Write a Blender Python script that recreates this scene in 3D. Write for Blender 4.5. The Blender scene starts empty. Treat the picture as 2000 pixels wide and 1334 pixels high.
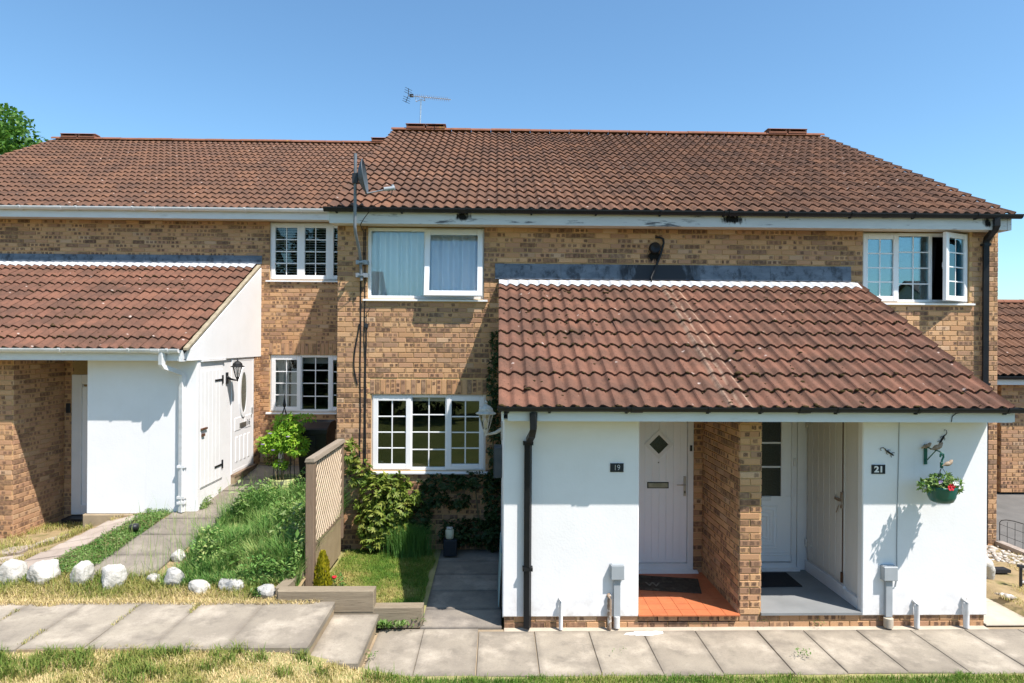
import bpy, bmesh, math, random
import numpy as np
from mathutils import Vector, Matrix, noise as mnoise
random.seed(7); rng = np.random.default_rng(11)
S = bpy.context.scene
C = S.collection
R = math.radians
# ------------------------------------------------------------------ camera, sky, sun, exposure
cd = bpy.data.cameras.new('camera'); cam = bpy.data.objects.new('camera', cd); C.objects.link(cam)
cd.sensor_width = 36; cd.lens = 22.68; cd.clip_start = .05; cd.clip_end = 900
YAW, ROLL, CH = math.atan(30/1260), .006, 3.1
f = Vector((math.sin(YAW), math.cos(YAW), 0)); r = Vector((math.cos(YAW), -math.sin(YAW), 0)); u = Vector((0, 0, 1))
r2 = r*math.cos(ROLL) + u*math.sin(ROLL); u2 = u*math.cos(ROLL) - r*math.sin(ROLL)
cam.matrix_world = Matrix(((r2.x, u2.x, -f.x, 0), (r2.y, u2.y, -f.y, 0), (r2.z, u2.z, -f.z, CH), (0, 0, 0, 1)))
S.camera = cam
CAM = Vector((0, 0, CH))
SUN = Vector((1.13, -1.0, 2.48)).normalized()      # towards the sun
w = bpy.data.worlds.new('World'); S.world = w; w.use_nodes = True
nt = w.node_tree; nt.nodes.clear()
sky = nt.nodes.new('ShaderNodeTexSky'); sky.sky_type = 'NISHITA'; sky.sun_disc = False
sky.sun_elevation = math.asin(SUN.z); sky.sun_rotation = math.atan2(SUN.x, SUN.y)
sky.altitude = 0; sky.air_density = 1.0; sky.dust_density = .7; sky.ozone_density = 1.6
bg = nt.nodes.new('ShaderNodeBackground'); bg.inputs[1].default_value = .113
wo = nt.nodes.new('ShaderNodeOutputWorld')
tint = nt.nodes.new('ShaderNodeMix'); tint.data_type = 'RGBA'; tint.blend_type = 'MULTIPLY'; tint.inputs[0].default_value = 1; tint.inputs[7].default_value = (.79, 1.045, 1.13, 1)   # the photograph's white balance
nt.links.new(sky.outputs[0], tint.inputs[6]); nt.links.new(tint.outputs[2], bg.inputs[0]); nt.links.new(bg.outputs[0], wo.inputs[0])
sl = bpy.data.lights.new('sun', 'SUN'); so = bpy.data.objects.new('sun', sl); C.objects.link(so)
sl.energy = 4.5; sl.angle = R(.5); sl.color = (1, .925, .86)
so.rotation_euler = (-SUN).to_track_quat('-Z', 'Y').to_euler(); so.location = SUN*60
S.view_settings.view_transform = 'Standard'; S.view_settings.look = 'None'
S.view_settings.exposure = .78; S.view_settings.gamma = 1; S.view_settings.use_curve_mapping = False
S.cycles.max_bounces = 8; S.cycles.transparent_max_bounces = 12
S.cycles.use_denoising = True

# ------------------------------------------------------------------ materials
class N:
    """thin wrapper for building a node tree"""
    def __init__(s, name):
        m = bpy.data.materials.new(name); m.use_nodes = True; s.m = m; s.t = m.node_tree; s.t.nodes.clear()
        s.out = s.n('ShaderNodeOutputMaterial')
    def n(s, ty, **k):
        x = s.t.nodes.new(ty)
        for a, b in k.items(): setattr(x, a, b)
        return x
    def l(s, a, b): s.t.links.new(a, b)
    def put(s, sock, v):
        if hasattr(v, 'is_linked') or isinstance(v, bpy.types.NodeSocket): s.l(v, sock)
        elif isinstance(v, tuple) and len(v) == 3 and sock.type == 'RGBA': sock.default_value = (*v, 1)
        else: sock.default_value = v
    def math(s, op, a, b=0, c=0, clamp=False):
        x = s.n('ShaderNodeMath', operation=op, use_clamp=clamp)
        s.put(x.inputs[0], a); s.put(x.inputs[1], b); s.put(x.inputs[2], c); return x.outputs[0]
    def mix(s, fac, a, b, mode='MIX'):
        x = s.n('ShaderNodeMix', data_type='RGBA', blend_type=mode)
        s.put(x.inputs[0], fac); s.put(x.inputs[6], a); s.put(x.inputs[7], b); return x.outputs[2]
    def noise(s, scale, detail=4, vec=None, rough=.55, out=0, dist=0):
        x = s.n('ShaderNodeTexNoise'); x.inputs['Scale'].default_value = scale; x.inputs['Detail'].default_value = detail
        x.inputs['Roughness'].default_value = rough; x.inputs['Distortion'].default_value = dist
        s.l(vec if vec is not None else s.pos(), x.inputs['Vector']); return x.outputs[out]
    def pos(s):
        if not hasattr(s, '_p'): s._p = s.n('ShaderNodeNewGeometry')
        return s._p.outputs['Position']
    def scaled(s, v):
        x = s.n('ShaderNodeVectorMath', operation='MULTIPLY'); s.l(s.pos(), x.inputs[0]); x.inputs[1].default_value = v; return x.outputs[0]
    def ramp(s, fac, stops, interp='LINEAR'):
        x = s.n('ShaderNodeValToRGB'); cr = x.color_ramp; cr.interpolation = interp
        while len(cr.elements) < len(stops): cr.elements.new(.5)
        for e, (p, c) in zip(cr.elements, stops): e.position = p; e.color = (*c, 1) if len(c) == 3 else c
        s.l(fac, x.inputs[0]); return x.outputs[0]
    def rng(s, v, a, b, c=0, d=1):
        x = s.n('ShaderNodeMapRange'); s.put(x.inputs[0], v)
        for i, q in enumerate((a, b, c, d)): x.inputs[i+1].default_value = q
        return x.outputs[0]
    def white(s, v):
        x = s.n('ShaderNodeTexWhiteNoise', noise_dimensions='1D'); s.put(x.inputs['W'], v); return x.outputs['Value']
    def attr(s, name):
        x = s.n('ShaderNodeAttribute'); x.attribute_name = name; return x.outputs['Fac']
    def objrand(s): return s.n('ShaderNodeObjectInfo').outputs['Random']
    def bsdf(s, col, rough=.8, spec=.3, bump=None, dist=.01, strength=.5, metal=0, trans=0, sss=0):
        b = s.n('ShaderNodeBsdfPrincipled'); s.put(b.inputs['Base Color'], col); s.put(b.inputs['Roughness'], rough)
        b.inputs['Specular IOR Level'].default_value = spec; b.inputs['Metallic'].default_value = metal
        if bump is not None:
            x = s.n('ShaderNodeBump'); x.inputs['Distance'].default_value = dist; x.inputs['Strength'].default_value = strength
            s.l(bump, x.inputs['Height']); s.l(x.outputs[0], b.inputs['Normal'])
        sh = b.outputs[0]
        if trans:
            t = s.n('ShaderNodeBsdfTranslucent'); s.put(t.inputs[0], col)
            x = s.n('ShaderNodeMixShader'); x.inputs[0].default_value = trans; s.l(sh, x.inputs[1]); s.l(t.outputs[0], x.inputs[2]); sh = x.outputs[0]
        s.l(sh, s.out.inputs[0]); return s.m

def simple(name, c1, c2=None, scale=6, rough=.7, spec=.3, bump=0, bscale=60, detail=5, stretch=None, c3=None, c3s=2, c3t=(.55, .7), metal=0, dist=.006, var=0):
    n = N(name); v = n.scaled(stretch) if stretch else None
    col = c1
    if c2: col = n.mix(n.rng(n.noise(scale, detail, v), .3, .7), c1, c2)
    if c3: col = n.mix(n.rng(n.noise(c3s, 6, v, .65), *c3t), col, c3)
    if var: col = n.mix(n.rng(n.objrand(), 0, 1, 0, var), col, (0.02, .02, .02)) if var > 0 else col
    bp = n.noise(bscale, 5, v) if bump else None
    return n.bsdf(col, rough, spec, bp, dist, bump, metal)

def brick_mat(name, tones, dark):
    n = N(name)
    seed = n.math('ADD', n.attr('seed'), n.math('MULTIPLY', n.objrand(), 53.1))
    base = n.ramp(n.white(seed), tones)
    uv = n.n('ShaderNodeUVMap').outputs[0]; sp = n.n('ShaderNodeSeparateXYZ'); n.l(uv, sp.inputs[0])
    wob = n.math('MULTIPLY', n.math('SUBTRACT', n.noise(45, 3), .5), .022)
    uu = n.math('ADD', n.math('MULTIPLY', n.math('ADD', sp.outputs[0], wob), 1/.078), n.math('MULTIPLY', n.white(n.math('ADD', seed, 3.3)), 9))
    cell = n.math('FLOOR', uu); fr = n.math('FRACT', uu)
    pick = n.math('GREATER_THAN', n.white(n.math('ADD', cell, n.math('MULTIPLY', seed, 7.7))), n.rng(n.white(n.math('ADD', seed, 9.1)), 0, 1, .15, .95))
    ex = n.rng(n.math('ABSOLUTE', n.math('SUBTRACT', fr, .5)), .27, .40, 1, 0)
    vv = n.math('ADD', sp.outputs[1], wob)
    ey = n.rng(n.math('ABSOLUTE', n.math('SUBTRACT', vv, .0325)), .017, .027, 1, 0)
    mask = n.math('MULTIPLY', n.math('MULTIPLY', pick, ex), n.math('MULTIPLY', ey, n.rng(n.noise(70, 3), .2, .5)))
    mask = n.math('MULTIPLY', mask, n.rng(n.white(n.math('ADD', seed, 21.7)), 0, 1, .6, 1))
    col = n.mix(mask, base, dark)
    grey = n.math('MULTIPLY', n.math('GREATER_THAN', n.white(n.math('ADD', seed, 5.9)), .82), n.rng(n.noise(25, 4), .3, .6, .25, .75))
    col = n.mix(grey, col, dark)
    col = n.mix(n.rng(n.noise(120, 4), .35, .75, 0, .4), col, (.18, .105, .055), 'MIX')
    col = n.mix(n.rng(n.noise(1.3, 5), .45, .75, 0, .3), col, (.26, .18, .12))
    return n.bsdf(col, .9, .15, n.noise(170, 4), .004, .6)
TONES = [(0, (.55, .318, .165)), (.25, (.63, .38, .205)), (.5, (.49, .275, .142)), (.72, (.54, .305, .178)), (.88, (.33, .19, .118)), (1, (.64, .425, .265))]
M_BRICK = brick_mat('buff brick', TONES, (.10, .06, .044))
M_BRICKP = brick_mat('pinkish brick', [(0, (.53, .315, .185)), (.4, (.58, .35, .195)), (.7, (.46, .26, .16)), (1, (.60, .40, .24))], (.17, .10, .068))
M_MORTAR = simple('sandy mortar', (.61, .405, .195), (.50, .33, .155), 30, .95, .1, .4, 200)

def tile_mat(name, a, b, dark, amt_dark, orange, streaks=False):
    n = N(name)
    seed = n.math('ADD', n.attr('seed'), n.math('MULTIPLY', n.objrand(), 31.7))
    rv = n.white(seed)
    col = n.mix(n.rng(n.noise(7, 5), .35, .65), a, b)
    col = n.mix(n.math('MULTIPLY', rv, .4), col, orange)
    col = n.mix(n.rng(n.noise(1.9, 5, None, .65), .38, .64, 0, .7), col, dark)
    col = n.mix(n.rng(n.noise(38, 6, None, .7), .56, .7, 0, amt_dark), col, (.035, .022, .016))
    if streaks:                                     # pale run-off lines below the overflow pipe
        sp = n.n('ShaderNodeSeparateXYZ'); n.l(n.pos(), sp.inputs[0])
        for c, wd_ in ((2.43, .035), (2.66, .03), (2.55, .02)):
            xx = n.math('SUBTRACT', n.math('ADD', sp.outputs[0], n.math('MULTIPLY', n.math('SUBTRACT', n.noise(3, 4), .5), .05)), c)
            k_ = n.math('MULTIPLY', n.rng(n.math('ABSOLUTE', xx), 0, wd_, 1, 0), n.rng(n.noise(9, 5, None, .7), .35, .6, 0, .75))
            col = n.mix(k_, col, (.48, .34, .24))
    # lichen spots
    vo = n.n('ShaderNodeTexVoronoi'); vo.inputs['Scale'].default_value = 5.5; n.l(n.pos(), vo.inputs['Vector'])
    spot = n.math('MULTIPLY', n.rng(n.math('ADD', vo.outputs['Distance'], n.math('MULTIPLY', n.noise(40, 4), .12)), .12, .19, 1, 0),
                  n.math('GREATER_THAN', n.white(n.math('MULTIPLY', vo.outputs['Color'], 91.7)), .62))
    col = n.mix(n.math('MULTIPLY', spot, .8), col, (.52, .42, .36))
    col = n.mix(n.rng(n.noise(110, 3), .6, .8, 0, .45), col, (.34, .25, .2))
    return n.bsdf(col, .92, .12, n.noise(230, 5), .004, .7)
M_TILE = tile_mat('weathered concrete roof tile', (.182, .094, .06), (.132, .072, .048), (.078, .05, .038), .9, (.245, .122, .066))
M_TILE2 = tile_mat('red concrete porch tile', (.205, .098, .066), (.14, .072, .05), (.08, .05, .037), .95, (.25, .118, .072), True)
M_DECK = simple('roof felt', (.02, .018, .016))
M_RIDGE = simple('ridge tile', (.27, .115, .07), (.19, .09, .06), 9, .9, .1, .4, 120, c3=(.42, .26, .05), c3s=3.2, c3t=(.62, .72))
M_MOSS = simple('dry dark moss', (.035, .026, .014), (.075, .05, .02), 25, 1, .05)

def render_mat(name, c, dirt, zlow, amt=.35):
    n = N(name); sp = n.n('ShaderNodeSeparateXYZ'); n.l(n.pos(), sp.inputs[0])
    col = n.mix(n.rng(n.noise(2.2, 7, None, .65), .42, .72, 0, .2), c, (.60, .585, .55))
    low = n.math('MULTIPLY', n.rng(sp.outputs[2], zlow, zlow+.35, 1, 0), n.rng(n.noise(9, 6), .42, .7))
    col = n.mix(n.math('MULTIPLY', low, amt), col, dirt)
    streak = n.rng(n.noise(1, 5, n.scaled((14, 14, .5))), .62, .85, 0, .12)
    col = n.mix(streak, col, dirt)
    hb = n.math('ADD', n.noise(40, 4), n.math('MULTIPLY', n.noise(5, 3), 2.0))
    return n.bsdf(col, .9, .15, hb, .005, .19)
M_RENDER = render_mat('white painted render', (.79, .79, .79), (.40, .36, .30), .06, .55)
M_RENDERL = render_mat('weathered white painted boards', (.83, .83, .83), (.45, .43, .40), .5, .45)
M_UPVC = simple('white plastic frame', (.80, .80, .80), (.74, .745, .75), 3, .35, .4)
M_FASCIA = simple('white fascia paint', (.72, .73, .73), (.66, .67, .67), 4, .55, .3, stretch=(1, 1, 4), c3=(.5, .49, .45), c3s=2.5, c3t=(.6, .85))
M_FASCIAW = simple('peeling fascia paint', (.62, .63, .61), (.54, .55, .54), 3, .7, .2, stretch=(1, 1, 6), c3=(.12, .125, .13), c3s=2.1, c3t=(.6, .68))
M_SOFFIT = simple('cream soffit board', (.6, .55, .47), (.52, .46, .38), 3, .8)
M_SOOT = simple('black mould stain', (.015, .014, .013), (.06, .058, .055), 18, 1, .05)
def stain_mat():
    n = N('soft black mould'); tc = n.n('ShaderNodeTexCoord').outputs['Generated']; sp = n.n('ShaderNodeSeparateXYZ'); n.l(tc, sp.inputs[0])
    dx = n.math('MULTIPLY', n.math('SUBTRACT', sp.outputs[0], .5), 2); dz = n.math('MULTIPLY', n.math('SUBTRACT', sp.outputs[2], .55), 2)
    d = n.math('SQRT', n.math('ADD', n.math('MULTIPLY', dx, dx), n.math('MULTIPLY', dz, dz)))
    m = n.rng(n.math('ADD', d, n.math('MULTIPLY', n.math('SUBTRACT', n.noise(1, 6, n.scaled((22, 22, 9)), .7), .5), 1.9)), .35, .75, 1, 0)
    b = n.n('ShaderNodeBsdfDiffuse'); b.inputs[0].default_value = (.018, .018, .017, 1); t = n.n('ShaderNodeBsdfTransparent')
    x = n.n('ShaderNodeMixShader'); n.l(m, x.inputs[0]); n.l(t.outputs[0], x.inputs[1]); n.l(b.outputs[0], x.inputs[2]); n.l(x.outputs[0], n.out.inputs[0]); return n.m
M_STAIN = stain_mat()
M_BLACKP = simple('black plastic gutter', (.008, .009, .011), (.013, .014, .016), 7, .5, .3)
M_WHITEP = simple('white plastic gutter', (.76, .77, .78), (.62, .62, .6), 3, .4, .4, stretch=(1, 1, 4), c3=(.35, .34, .32), c3s=3, c3t=(.66, .85))
def lead_mat():
    n = N('lead sheet with brushed black paint'); sp = n.n('ShaderNodeSeparateXYZ'); n.l(n.pos(), sp.inputs[0])
    col = n.mix(n.rng(n.noise(4, 6, n.scaled((1, 1, 2.5)), .7), .3, .7), (.07, .095, .13), (.16, .195, .24))
    st = n.rng(n.noise(1, 7, n.scaled((7, 7, 5)), .75), .5, .62, 0, .75)
    blk = n.rng(n.math('ADD', n.math('ABSOLUTE', n.math('SUBTRACT', sp.outputs[0], 2.42)), n.math('MULTIPLY', n.math('SUBTRACT', n.noise(1, 6, n.scaled((9, 9, 3)), .7), .5), .9)), .42, .62, 1, 0)
    col = n.mix(n.math('MAXIMUM', st, blk), col, (.012, .016, .024))
    return n.bsdf(col, .6, .35, n.noise(40, 4), .004, .3)
M_LEAD = lead_mat()
M_LEADW = simple('pale dressed lead', (.54, .55, .57), (.38, .395, .41), 14, .7, .25, .4, 50)
M_VERGE = simple('yellowed verge cement', (.40, .35, .25), (.26, .22, .15), 14, .95, .1, .6, 90)
M_GALV = simple('galvanised steel', (.36, .38, .4), (.27, .29, .31), 12, .45, .5, metal=.6)
M_MAST = simple('dark weathered steel', (.12, .14, .155), (.2, .22, .24), 9, .5, .4, stretch=(1, 1, .3))
M_DISH = simple('dark grey dish paint and cabinet shade', (.05, .065, .075), (.075, .09, .10), 8, .5, .4)
M_ALU = simple('aluminium', (.6, .6, .6), None, rough=.35, metal=.8)
M_DARKP = simple('dark plastic', (.02, .022, .025), None, rough=.45, spec=.4)
M_CABLE = simple('black cable', (.012, .012, .013), None, rough=.6)
M_BIN = simple('black wheelie bin plastic', (.008, .008, .009), (.016, .016, .017), 9, .4, .45, .2, 120)
M_GREYP = simple('grey meter box plastic', (.36, .39, .41), (.31, .34, .36), 6, .5, .35)
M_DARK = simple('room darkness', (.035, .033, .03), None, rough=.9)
M_CURT = simple('white curtain cloth', (.88, .89, .89), (.84, .855, .86), 3, .9, .1)
M_CURTD = simple('black curtain cloth', (.015, .015, .018), (.03, .03, .035), 6, .9, .1)
M_BLIND = simple('white blind slat', (.72, .72, .7), None, rough=.6)
M_BLINDG = simple('grey blind cloth', (.34, .36, .36), (.42, .43, .43), 4, .9)

def slab_mat(name, a, b, stain, pale):
    n = N(name)
    seed = n.objrand()
    col = n.mix(n.rng(n.noise(2.6, 7, None, .62), .36, .64), a, b)
    col = n.mix(n.math('MULTIPLY', n.white(n.math('MULTIPLY', seed, 77)), .3), col, stain)
    col = n.mix(n.rng(n.noise(3.1, 8, None, .72), .52, .70, 0, .6), col, stain)
    col = n.mix(n.rng(n.noise(1.9, 6, None, .66), .50, .68, 0, .7), col, pale)
    col = n.mix(n.rng(n.noise(70, 5, None, .75), .52, .72, 0, .55), col, stain)
    tc = n.n('ShaderNodeTexCoord').outputs['Generated']; sp = n.n('ShaderNodeSeparateXYZ'); n.l(tc, sp.inputs[0])
    ed = n.math('MINIMUM', n.math('MINIMUM', sp.outputs[0], n.math('SUBTRACT', 1, sp.outputs[0])), n.math('MINIMUM', sp.outputs[1], n.math('SUBTRACT', 1, sp.outputs[1])))
    ed = n.rng(n.math('ADD', ed, n.math('MULTIPLY', n.math('SUBTRACT', n.noise(6, 5), .5), .22)), 0, .11, .5, 0)
    col = n.mix(ed, col, stain)
    return n.bsdf(col, .93, .12, n.noise(140, 5), .004, .5)
M_SLAB = slab_mat('weathered concrete slab', (.385, .335, .26), (.30, .26, .205), (.15, .13, .105), (.53, .46, .365))
M_SLABP = slab_mat('pinkish paving slab', (.47, .39, .32), (.40, .33, .275), (.25, .2, .165), (.54, .47, .40))
M_SLABW = slab_mat('brown grey path slab', (.285, .25, .20), (.23, .20, .165), (.12, .105, .088), (.36, .315, .255))
M_SLABD = slab_mat('shade darkened paving slab', (.30, .265, .215), (.22, .195, .165), (.12, .105, .09), (.40, .35, .285))  # dry slabs; part of the side path's shade is put into their colour
M_PALECEM = simple('pale cement', (.50, .44, .35), (.42, .36, .28), 6, .95, .1, .4, 90)
M_CONC = simple('sandy concrete plinth', (.37, .29, .19), (.29, .225, .15), 5, .95, .1, .5, 60, c3=(.17, .14, .1), c3s=4, c3t=(.6, .75))
M_ASPH = simple('asphalt drive', (.17, .165, .155), (.13, .127, .12), 4, .95, .12, .7, 160, c3=(.22, .2, .18), c3s=40, c3t=(.6, .75))
M_SOIL = simple('dry soil', (.36, .27, .15), (.25, .19, .105), 7, 1, .05, .7, 60, c3=(.13, .13, .045), c3s=3)
M_SOILD = simple('dark bed soil', (.09, .065, .04), (.06, .045, .028), 9, 1, .05, .8, 60)
M_TURF = simple('lawn ground', (.20, .21, .07), (.38, .32, .16), 4, 1, .05, .5, 80)
M_ORANGE = simple('orange quarry tile', (.55, .175, .07), (.46, .14, .058), 7, .55, .35, .15, 60, var=.08)
M_GREYFL = simple('grey painted step', (.24, .25, .25), (.19, .2, .2), 3, .7, .25)
M_RUBBER = simple('worn brown doormat', (.085, .068, .052), (.045, .037, .028), 14, .95, .1, 1, 120, c3=(.17, .145, .11), c3s=9, c3t=(.55, .75))
M_MATBLK = simple('black ribbed mat', (.022, .023, .026), (.035, .036, .04), 60, .9, .1, .8, 200)
M_MATW = simple('worn mat letter', (.2, .18, .14), (.1, .09, .07), 30, .95)
M_MATG = simple('green turf mat', (.05, .14, .03), (.03, .09, .02), 40, 1, .05, 1, 200)
M_STONEW = simple('white limestone', (.56, .54, .49), (.44, .415, .37), 6, .92, .12, 1.0, 18, c3=(.26, .235, .19), c3s=6, c3t=(.6, .75), dist=.02)
M_STONEG = simple('grey veined rock', (.52, .50, .45), (.34, .335, .32), 8, .9, .15, 1.0, 18, c3=(.17, .18, .185), c3s=6, c3t=(.54, .66), dist=.02)
def wood_mat(name, a, b, st, dk):
    n = N(name)
    g = n.noise(1, 6, n.scaled(st), .7, dist=1.2)
    col = n.mix(n.rng(g, .3, .7), a, b)
    col = n.mix(n.rng(n.noise(2, 5, n.scaled(tuple(q*2.5 for q in st)), .7), .58, .7, 0, .75), col, dk)
    return n.bsdf(col, .9, .15, g, .006, .7)
M_SLEEP = wood_mat('weathered sleeper timber', (.30, .245, .17), (.205, .165, .115), (2, 22, 30), (.09, .07, .05))
M_POST = wood_mat('grey brown post timber', (.245, .175, .12), (.185, .13, .09), (25, 25, 2), (.1, .07, .05))
M_RAIL = wood_mat('grey rail timber', (.32, .265, .2), (.23, .19, .145), (25, 2, 25), (.12, .095, .07))
M_LATH = wood_mat('pale lath timber', (.64, .51, .37), (.52, .40, .28), (20, 6, 6), (.25, .18, .12))
M_GRAVB = simple('sandstone gravel board', (.36, .28, .17), (.28, .215, .13), 5, .95, .1, .6, 50)
M_CREAM = simple('cream painted planks', (.74, .72, .68), (.69, .67, .63), 3, .75, .2, .2, 30, stretch=(1, 1, .3))
M_DOOR = simple('white door skin', (.86, .87, .89), (.83, .84, .86), 3, .45, .3)
M_DOOR2 = simple('white panel door', (.86, .865, .87), None, rough=.35, spec=.4)
M_BRASS = simple('worn brass', (.34, .335, .30), (.2, .2, .18), 9, .4, .5, metal=.7)
M_CHROME = simple('satin chrome', (.6, .6, .6), None, rough=.3, metal=.9)
M_SLATEP = simple('slate number plate', (.012, .017, .024), None, rough=.45, spec=.4)
M_WLET = simple('white lettering', (.75, .75, .73), None, rough=.6)
M_BLET = simple('black lettering', (.015, .015, .015), None, rough=.5)
M_RUST = simple('rusty iron', (.16, .075, .04), (.07, .04, .03), 30, .9, .15)
M_IRON = simple('black painted iron', (.012, .012, .013), None, rough=.5, spec=.35)
M_GREENP = simple('glossy green basket plastic', (.004, .085, .062), (.006, .11, .08), 4, .3, .5)
M_TEAL = simple('pale teal board', (.28, .42, .42), (.22, .34, .35), 4, .6)
M_RED = simple('red petals', (.62, .02, .035), (.5, .015, .03), 60, .6)
M_WHITEF = simple('white petals', (.75, .74, .7), None, rough=.6)
M_PURPLE = simple('lilac petals', (.36, .26, .5), None, rough=.6)
M_FEATHER = simple('brown bird ornament', (.22, .14, .08), (.4, .32, .24), 30, .8)
M_LAMPW = simple('flaking white lamp paint', (.62, .6, .54), (.4, .38, .33), 22, .7, .2, c3=(.2, .17, .13), c3s=25, c3t=(.62, .75))
M_CREAMJ = simple('cream lamp jar', (.55, .54, .4), (.45, .44, .32), 6, .5)
M_PIPEB = simple('rusty pipe', (.2, .12, .07), (.32, .26, .2), 24, .85, c3=(.6, .58, .54), c3s=14, c3t=(.55, .62))
M_PIPEW = simple('white painted pipe', (.74, .74, .73), (.6, .58, .54), 14, .6)

def glass(name, tint, refl, tr):
    n = N(name)
    g = n.n('ShaderNodeBsdfGlossy'); g.inputs['Roughness'].default_value = .01; g.inputs[0].default_value = (*tint, 1)
    t = n.n('ShaderNodeBsdfTransparent'); t.inputs[0].default_value = (tr, tr, tr, 1)
    lw = n.n('ShaderNodeFresnel'); lw.inputs[0].default_value = 1.5
    fac = n.math('MAXIMUM', n.math('MULTIPLY', lw.outputs[0], 1.3), refl)
    x = n.n('ShaderNodeMixShader'); n.l(fac, x.inputs[0]); n.l(t.outputs[0], x.inputs[1]); n.l(g.outputs[0], x.inputs[2])
    n.l(x.outputs[0], n.out.inputs[0]); return n.m
G_LOW = glass('clear double glazing', (.9, 1, .95), .055, .93)
G_UP = glass('sky reflecting double glazing', (.62, .9, 1), .2, .75)
G_CURT = glass('double glazing before curtain', (.8, .96, 1), .085, .98)
G_FROST = simple('obscured dark door glass', (.012, .016, .016), (.03, .037, .036), 60, .12, .6, .3, 200)
G_LAMP = glass('lamp glass', (1, 1, 1), .1, .8)
G_OVAL = simple('leaded obscure glass', (.17, .16, .11), (.07, .07, .05), 50, .25, .5)

def leaf_mat(name, a, b, c, rough=.5, tr=.3):
    n = N(name); t = n.attr('tint')
    col = n.ramp(t, [(0, a), (.5, b), (1, c)])
    return n.bsdf(col, rough, .3, trans=tr)
M_LAWN = leaf_mat('parched grass', (.12, .21, .03), (.36, .33, .09), (.74, .58, .31), .7)
M_LAWN2 = leaf_mat('front grass', (.085, .19, .02), (.20, .28, .04), (.46, .39, .14), .7)
M_MEADOW = leaf_mat('long green grass', (.07, .19, .035), (.17, .33, .07), (.42, .46, .16), .6)
M_COVER = leaf_mat('ground cover leaves', (.06, .16, .03), (.14, .26, .05), (.32, .38, .17), .6)
M_SHRUB = leaf_mat('shrub leaves', (.05, .11, .015), (.14, .21, .028), (.32, .35, .075), .45)
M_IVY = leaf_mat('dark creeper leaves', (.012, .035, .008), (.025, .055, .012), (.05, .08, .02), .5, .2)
M_LIME = leaf_mat('bright climber leaves', (.12, .30, .015), (.27, .48, .035), (.45, .58, .07), .5, .4)
M_CONIF = leaf_mat('golden conifer foliage', (.13, .15, .008), (.42, .38, .012), (.62, .52, .03), .7, .2)
M_TREE = leaf_mat('tree leaves', (.03, .10, .012), (.075, .19, .025), (.15, .28, .045), .5, .35)
M_BELT = leaf_mat('shade tree leaves', (.02, .045, .01), (.035, .07, .015), (.06, .1, .025), .6, .15)
M_BARK = simple('bark', (.12, .09, .065), (.07, .05, .035), 12, .95, .1, .8, 40)
M_STEM = simple('plant stem', (.13, .11, .05), (.2, .16, .09), 20, .9)

# ------------------------------------------------------------------ mesh helpers
def link(o, parent=None):
    C.objects.link(o)
    if parent is not None:
        o.parent = parent
        if parent.type == 'EMPTY': o.matrix_parent_inverse = Matrix.Translation(-parent.location)   # parts are modelled where they stand
    return o
def tag(o, label=None, cat=None, group=None, kind=None):
    for k, v in (('label', label), ('category', cat), ('group', group), ('kind', kind)):
        if v: o[k] = v
    return o
def empty(name, loc, label, cat, group=None, parent=None):
    o = bpy.data.objects.new(name, None); o.location = loc; o.empty_display_size = .1; link(o, parent); return tag(o, label, cat, group)

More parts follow.
